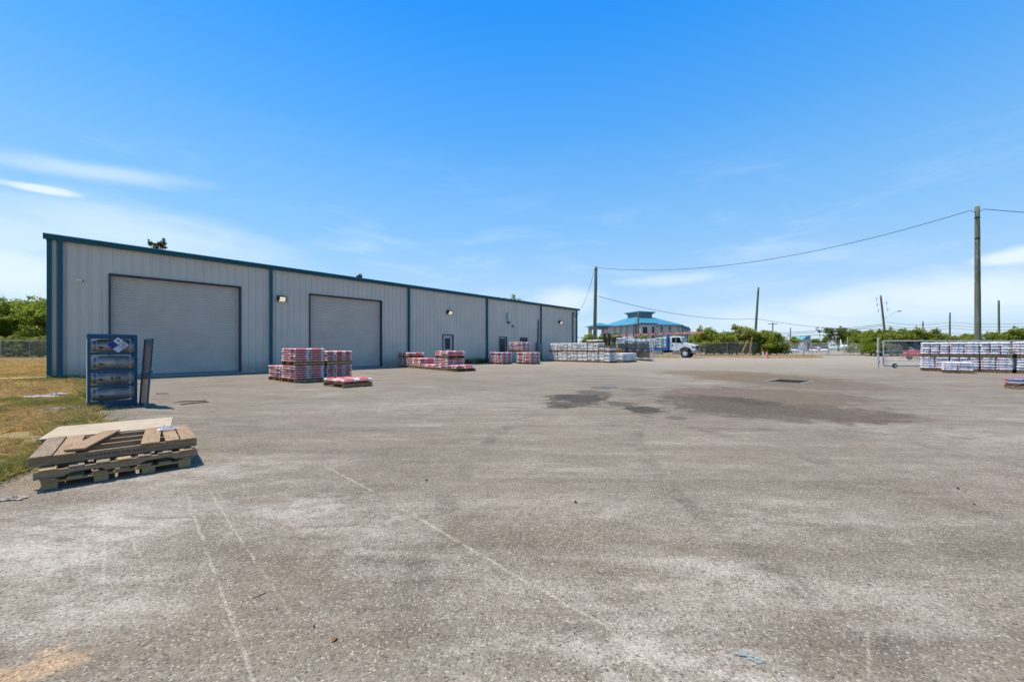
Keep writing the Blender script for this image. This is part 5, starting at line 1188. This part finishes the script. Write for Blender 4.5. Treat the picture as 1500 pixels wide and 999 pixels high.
# leafy weeds along the broken edge
n_ = 5200; t = rg.random(n_) ** 1.2 * (len(edge) - 2) + 1; i = np.minimum(t.astype(int), len(edge) - 2); fr_ = t - i
X = ep[i, 0] * (1 - fr_) + ep[i + 1, 0] * fr_ - np.abs(rg.normal(0, .38, n_)) + .1; Y = ep[i, 1] * (1 - fr_) + ep[i + 1, 1] * fr_ + rg.normal(0, .3, n_)
k = vnoise(X, Y, 1.6, 21) > .42; X, Y = X[k], Y[k]; n_ = len(X)
V = []; Fs = []; MI = []
for a_, c_ in zip(X, Y):
    hh = rg.uniform(.02, .12); 
    for q_ in range(6):
        w0 = rg.uniform(0, 6.28); l_ = rg.uniform(.008, .022); z = hh * rg.uniform(.2, 1); p_ = np.array((a_ + rg.normal(0, .025), c_ + rg.normal(0, .025), z)); d_ = np.array((math.cos(w0), math.sin(w0), rg.uniform(-.3, .6))) * l_; s2 = np.array((-math.sin(w0), math.cos(w0), 0)) * l_ * .42
        b_ = len(V); V += [p_, p_ + d_ * .5 + s2, p_ + d_, p_ + d_ * .5 - s2]; Fs.append((b_, b_ + 1, b_ + 2, b_ + 3)); MI.append(0)
me = bpy.data.meshes.new('weeds'); me.from_pydata([tuple(p_) for p_ in V], [], Fs); me.materials.append(leaf_mat('weed_leaf', (.10, .13, .02), (.17, .2, .04), (.26, .27, .08), .35)); o = link('weeds', me); tag(o, 'straggling weeds along the broken edge of the asphalt', 'weeds', kind='stuff')
# weeds at the foot of the wall and on the verge
def scatter(name, pts, n_, hm, label, mats, seed, w=.008, pm=(.5, .2, .3)):
    r2 = np.random.default_rng(seed); P = np.array(pts); i = r2.integers(0, len(P) - 1, n_); t = r2.random(n_); X = P[i, 0] * (1 - t) + P[i + 1, 0] * t; Y = P[i, 1] * (1 - t) + P[i + 1, 1] * t; wd_ = P[i, 2]
    X = X + r2.normal(0, 1, n_) * wd_; Y = Y + r2.normal(0, 1, n_) * wd_; mi = r2.choice(3, n_, p=pm); return blades(name, X, Y, np.zeros(n_) + .02, hm * r2.uniform(.3, 1.3, n_), w * r2.uniform(.6, 1.5, n_), mats, mi, label, seed)
def fac(u, off): p_ = A + DW * u + NW * off; return (p_.x, p_.y, .05)
scatter('wall_weeds', [fac(MD1[1] + .3, .12), fac(MD1[1] + 2.2, .14), fac(fu(712), .12)], 900, .34, 'dark dry weeds at the foot of the wall beside the man door', [M_GD[1], M_LD, M_LP], 31, .012, (.3, .4, .3))
scatter('wall_weeds', [fac(.05, .12), fac(2.0, .10)], 500, .16, 'green weeds at the foot of the warehouse corner downspout', [M_GD[2], M_GD[2], M_GD[0]], 32, .006)
scatter('edge_weeds', [(-9.5, 8.9, .10), (-10.6, 10.2, .22), (-12.8, 12.5, .28), (-14.8, 13.9, .22)], 4200, .17, 'rank olive weeds along the grass edge beside the cage', [M_GD[2], M_GD[2], M_GD[0]], 35, .006, (.45, .3, .25))
scatter('edge_weeds', [(-4.65, 3.3, .08), (-5.5, 4.8, .15), (-6.6, 6.1, .15)], 4200, .085, 'rank olive weeds along the grass edge beside the pallets', [M_GD[2], M_GD[2], M_GD[0]], 36, .004, (.45, .3, .25))
scatter('verge_grass', [(12, 60.5, .8), (26, 54.5, .8), (34, 48.9, .5), (38.5, 50.5, .6), (42.5, 57, .6)], 9000, .16, 'dry grass on the low bank beneath the hedge', M_GD, 33, .03, (.6, .3, .1))
scatter('verge_grass', [(61, 60, .5), (61, 55.5, .4), (66, 53, .5), (110, 48, .5)], 6000, .16, 'dry grass on the bank under the right hand hedge', M_GD, 34, .03, (.6, .3, .1))

# ================================================================ buildings beyond the yard
M_BR = paint('blue_metal_roof', (.06, .25, .33), .4, 0, .06, .3); M_BW = paint('beige_block', (.52, .455, .41), .85, 0, .06, .4); M_BD = paint('grey_fascia', (.15, .19, .21), .6)
YB_ = 112.0
def bx(px): return (px - 750) / F_PX * YB_
def bz(py): return H_CAM + (HOR - py) / F_PX * YB_
BB = empty('blue_roof_building', (bx(947), YB_ + 6, 0), R(20), 'beige building with blue hipped metal roof and roof lantern', 'building')
def hip(b, cx, cy, w, d_, z0, z1, rw, rd, ov=.0, th=.25):
    w, d_ = w / 2 + ov, d_ / 2 + ov; rw, rd = rw / 2, rd / 2
    lo = [(cx - w, cy - d_, z0), (cx + w, cy - d_, z0), (cx + w, cy + d_, z0), (cx - w, cy + d_, z0)]; up_ = [(cx - rw, cy - rd, z1), (cx + rw, cy - rd, z1), (cx + rw, cy + rd, z1), (cx - rw, cy + rd, z1)]
    b.add([(x, y, z - th) for x, y, z in lo] + lo + up_, [(3, 2, 1, 0), (0, 1, 5, 4), (1, 2, 6, 5), (2, 3, 7, 6), (3, 0, 4, 7), (4, 5, 9, 8), (5, 6, 10, 9), (6, 7, 11, 10), (7, 4, 8, 11), (8, 9, 10, 11)])
ez, rz_, lz, tz = bz(476), bz(464), bz(458), bz(453.5)
b = MB(); b.box((0, 0, (ez - .2) / 2), (15.5, 15.5, ez - .2)); b.build('wall', M_BW, BB)
b = MB(); hip(b, 0, 0, 15.5, 15.5, ez, rz_ + .1, 5.6, 5.6, .9); b.build('roof', M_BR, BB)
b = MB(); b.box((0, 0, (rz_ + lz) / 2), (5.0, 5.0, lz - rz_ + .1)); b.box((0, 0, lz + .2), (5.7, 5.7, .4)); lt = b.build('lantern', M_BD, BB)
b = MB(); hip(b, 0, 0, 6.0, 6.0, lz + .6, tz + .2, .2, .2, .2); b.build('lantern_roof', M_BR, lt)
b = MB()
for x in np.linspace(-7.4, 7.4, 6): b.box((x, -7.80, ez / 2), (.3, .12, ez - .4)); b.box((-7.80, x, ez / 2), (.12, .3, ez - .4))
b.build('pilaster', M_BD, BB)
for x in (-3, 1.5, 4.4):
    b = MB(); b.box((x, -7.79, ez - 1.0), (.6, .12, .6)); b.build('window', M_GLASS, BB)
b = MB(); b.box((-4.6, -8.6, ez / 2), (5.0, 1.7, ez - .3)); pc_ = b.build('entrance_porch', M_BW, BB); b = MB(); hip(b, -4.6, -8.2, 5.4, 3.0, ez + .25, ez + .9, 3.4, .6, .2); b.build('porch_roof', M_BR, pc_)
b = MB(); b.box((-5.6, -9.47, ez - 2.6), (1.4, .1, 3.4)); b.box((-2.9, -9.47, ez - 2.8), (.7, .1, 4.2)); b.build('doorway', M_GLASS, pc_)
for k in range(4):
    x = 9.3 + k * 2.0; y = -6.2 + k * 1.1; b = MB(); zt = ez - .6 - .12 * k; b.prism([(-.95, 0), (.95, 0), (.95, zt), (0, zt + .7), (-.95, zt)], (x, y, 0), (1, 0, 0), (0, 0, 1), (0, 8, 0)); g_ = b.build('gabled_bay', M_BW, BB)
    b = MB(); b.prism([(-1.05, zt - .12), (0, zt + .72), (1.05, zt - .12), (1.05, zt + .08), (0, zt + .95), (-1.05, zt + .08)], (x, y - .5, 0), (1, 0, 0), (0, 0, 1), (0, 9, 0)); b.build('bay_roof', M_BR, g_); b = MB(); b.box((x + .99, y - .15, zt / 2), (.15, .2, zt - .3)); b.build('downpipe', M_BD, g_)
PV = empty('pavilion', (bx(871), YB_ - 6, 0), R(10), 'open square pavilion with low blue hipped roof left of the long building', 'pavilion')
pz_ = H_CAM + (HOR - 478) / F_PX * (YB_ - 6); b = MB(); hip(b, 0, 0, 4.8, 4.8, pz_, pz_ + .9, .5, .5, .4, .25); b.build('roof', M_BR, PV)
for x in (-1.9, 1.9):
    for y in (-1.9, 1.9): b = MB(); b.box((x, y, pz_ / 2 - .2), (.8, .8, pz_ - .4)); b.build('pillar', M_BW, PV)
b = MB(); b.box((0, 0, pz_ - .55), (4.5, 4.5, .5)); b.build('beam', M_BD, PV)
# tan building with teal gable by the entrance
YT = 150.0; tx = lambda p: (p - 750) / F_PX * YT; tz_ = lambda p: H_CAM + (HOR - p) / F_PX * YT
TB = empty('tan_building', (tx(1158), YT, 0), 0, 'low tan building with teal gable roof beyond the entrance gate', 'building')
x0, x1 = tx(1140) - tx(1158), tx(1176) - tx(1158); b = MB(); b.box(((x0 + x1) / 2 - 2, 3, tz_(503) / 2), (x1 - x0 + 4, 8, tz_(503))); b.build('wall', paint('tan_wall', (.42, .34, .26), .8), TB)
b = MB(); b.prism([(x0 - 5, tz_(503)), (x1 + .5, tz_(503)), (x1 - .5, tz_(497.5)), (x0 - 3, tz_(497.5))], (0, -1.6, 0), (1, 0, 0), (0, .2, 1), (0, 8.5, 0)); b.build('roof', paint('tan_roof', (.50, .41, .31), .8), TB)
x2, x3 = tx(1167) - tx(1158), tx(1177.5) - tx(1158); b = MB(); b.box(((x2 + x3) / 2, -2.2, tz_(498) / 2), (x3 - x2, 3, tz_(498))); gw = b.build('gable_porch', paint('pale_peach_wall', (.55, .46, .38), .8), TB)
b = MB(); b.prism([(x2 - .4, tz_(498)), (x3 - .3, tz_(498)), (x3 - .3, tz_(492)), (x2 + 1.2, tz_(493.2))], (0, -4.0, 0), (1, 0, 0), (0, .1, 1), (0, 4, 0)); b.build('gable_roof', paint('teal_roof', (.10, .33, .33), .5), gw)
b = MB(); b.box((x3 - .1, -3, tz_(492.3) / 2), (.4, .8, tz_(492.3))); b.build('pier', M_WHITE, gw); b = MB(); b.box((x2 + 1.7, -3.72, 2.1), (1.2, .06, 2.4)); b.build('window', M_GLASS, gw)
# white roadside sign
p_ = at(1175.5, 512.8, 120); p_.z = 0; SN = empty('sign_board', p_, 0, 'plain white roadside sign board between two parked cars', 'sign'); b = MB(); b.box((0, 0, 1.35), (2.3, .12, 1.5)); b.build('panel', paint('sign_white', (.7, .7, .69), .6), SN)
for x in (-.9, .9): b = MB(); b.tube((x, .1, 0), (x, .1, 1.3), .06); b.build('post', M_GALV, SN)
# ---------------------------------------------------------------- cars
def car(px, Y, rz, body, label, kind='sedan', L_=4.5, group='cars parked beyond the entrance'):
    t = empty('parked_car', ((px - 750) / F_PX * Y, Y, 0), rz, label, 'car', group); W_ = 1.78
    if kind == 'sedan': pr = [(-2.2, .32), (-2.25, .75), (-2.1, .95), (-1.4, 1.0), (.75, .97), (1.9, .82), (2.22, .62), (2.22, .32)]; cb = [(-1.55, .99), (-1.0, 1.42), (.05, 1.45), (.95, .97)]
    else: pr = [(-2.2, .35), (-2.25, .9), (-2.15, 1.08), (1.0, 1.05), (2.0, .95), (2.22, .7), (2.22, .35)]; cb = [(-2.15, 1.07), (-1.95, 1.7), (.1, 1.72), (1.1, 1.04)]
    b = MB(); b.prism(pr, (0, -W_/2, 0), (1, 0, 0), (0, 0, 1), (0, W_, 0)); b.build('body', body, t, .07, 3)
    b = MB(); n4 = [(x, z) for x, z in cb]; iw = .72
    b.add([(x, y, z) for y_, in (( -1,), (1,)) for (x, z), y in zip(n4, [y_ * .86, y_ * iw, y_ * iw, y_ * .86])], [(0, 1, 2, 3), (7, 6, 5, 4), (0, 4, 5, 1), (2, 6, 7, 3)]); b.build('windows', M_GLASS, t)
    b = MB(); b.box(((cb[1][0] + cb[2][0]) / 2, 0, cb[1][1] + .015), (cb[2][0] - cb[1][0] + .1, iw * 2 + .04, .05)); b.build('roof', body, t, .02)
    b = MB()
    for sx in (cb[1][0] + .5, ): b.box((sx, 0, (cb[0][1] + cb[1][1]) / 2), (.07, 1.62, cb[1][1] - cb[0][1]))
    b.build('pillar', body, t)
    for x in (-1.4, 1.4):
        for y in (-.8, .8):
            b = MB(); b.lathe([(-.1, .2), (-.1, .29), (-.07, .32), (.07, .32), (.1, .29), (.1, .2)], (x, y, .32), (0, 1, 0), 18); w_ = b.build('wheel', M_TYRE, t); b = MB(); b.lathe([(-.102, 0), (-.102, .2), (.102, .2), (.102, 0)], (x, y, .32), (0, 1, 0), 14); b.build('rim', M_CHROME, w_)
    for y in (-.62, .62):
        b = MB(); b.box((2.2, y, .68), (.08, .34, .12)); b.build('headlight', M_CHROME, t, .02)
    b = MB(); b.box((2.215, 0, .5), (.05, 1.1, .14)); b.build('grille', M_BLACK, t)
    return t
car(1164.5, 112, R(-125), M_TW, 'white sedan at the left end of the parked row, by the sign board')
car(1191.5, 110, R(-127), M_TW, 'white sedan in the middle of the parked row beyond the gate')
car(1207.5, 108, R(-128), M_TW, 'white van like car at the right end of the parked row', 'van')
M_RED = paint('car_red', (.42, .012, .02), .25, 0, .05)
car(1362, 41.0, R(187), M_RED, 'red car parked behind the rolling gate, half hidden by loads', 'van', group='cars near the yard')
car(1310, 62, R(185), paint('car_grey', (.16, .17, .18), .3), 'dark grey car in the hedge shade behind the rolling gate', 'van', group='cars near the yard')
# ---------------------------------------------------------------- small aircraft
YP = 150.0; PL = empty('small_aircraft', ((1236 - 750) / F_PX * YP, YP, 0), R(-118), 'small white aircraft with pointed nose parked beyond the entrance', 'aircraft')
b = MB(); b.lathe([(4.6, 0), (4.3, .28), (3.4, .62), (1.8, .85), (-.5, .85), (-3.0, .55), (-4.8, .22), (-4.9, 0)], (0, 0, 1.75), (1, 0, 0), 20); b.build('fuselage', M_WHITE, PL)
b = MB(); b.prism([(.6, -.9), (-.6, -5.6), (-1.4, -5.6), (-1.3, -.0), (-1.4, 5.6), (-.6, 5.6), (.6, .9)], (0, 0, 1.5), (1, 0, 0), (0, 1, 0), (0, 0, .14)); b.build('wing', M_WHITE, PL)
b = MB(); b.prism([(-2.8, 2.2), (-4.3, 4.6), (-5.0, 4.6), (-4.7, 2.0)], (0, -.07, 0), (1, 0, 0), (0, 0, 1), (0, .14, 0)); b.build('tail_fin', M_WHITE, PL)
b = MB(); b.prism([(-3.9, 0), (-4.6, 2.0), (-5.0, 2.0), (-4.9, 0), (-5.0, -2.0), (-4.6, -2.0)], (0, 0, 2.0), (1, 0, 0), (0, 1, 0), (0, 0, .1)); b.build('tailplane', M_WHITE, PL)
b = MB(); b.prism([(1.6, 2.52), (2.6, 2.35), (3.2, 2.25), (2.6, 2.6), (1.9, 2.72)], (0, -.4, 0), (1, 0, 0), (0, 0, 1), (0, .8, 0)); b.build('canopy', M_GLASS, PL)
for x, y in ((3.0, 0), (-.4, -1.3), (-.4, 1.3)): b = MB(); b.tube((x, y, 1.5), (x, y, .3), .06); b.lathe([(-.1, 0), (-.1, .3), (.1, .3), (.1, 0)], (x, y, .3), (0, 1, 0), 14); b.build('landing_gear', M_DARK, PL)
# flag poles / masts near the aircraft
for px, py, lab in ((1224.5, 494, 'thin white mast left of the aircraft nose'), (1241.5, 494, 'thin white mast right of the aircraft fin')):
    p_ = at(px, py, 138); b = MB(); b.tube((0, 0, 0), (0, 0, p_.z), .07, .05); b.lathe([(0, .05), (.1, .07), (.2, 0)], (0, 0, p_.z), (0, 0, 1), 8); o = b.build('mast', M_WHITE); o.location = (p_.x, 138, 0); tag(o, lab, 'mast')
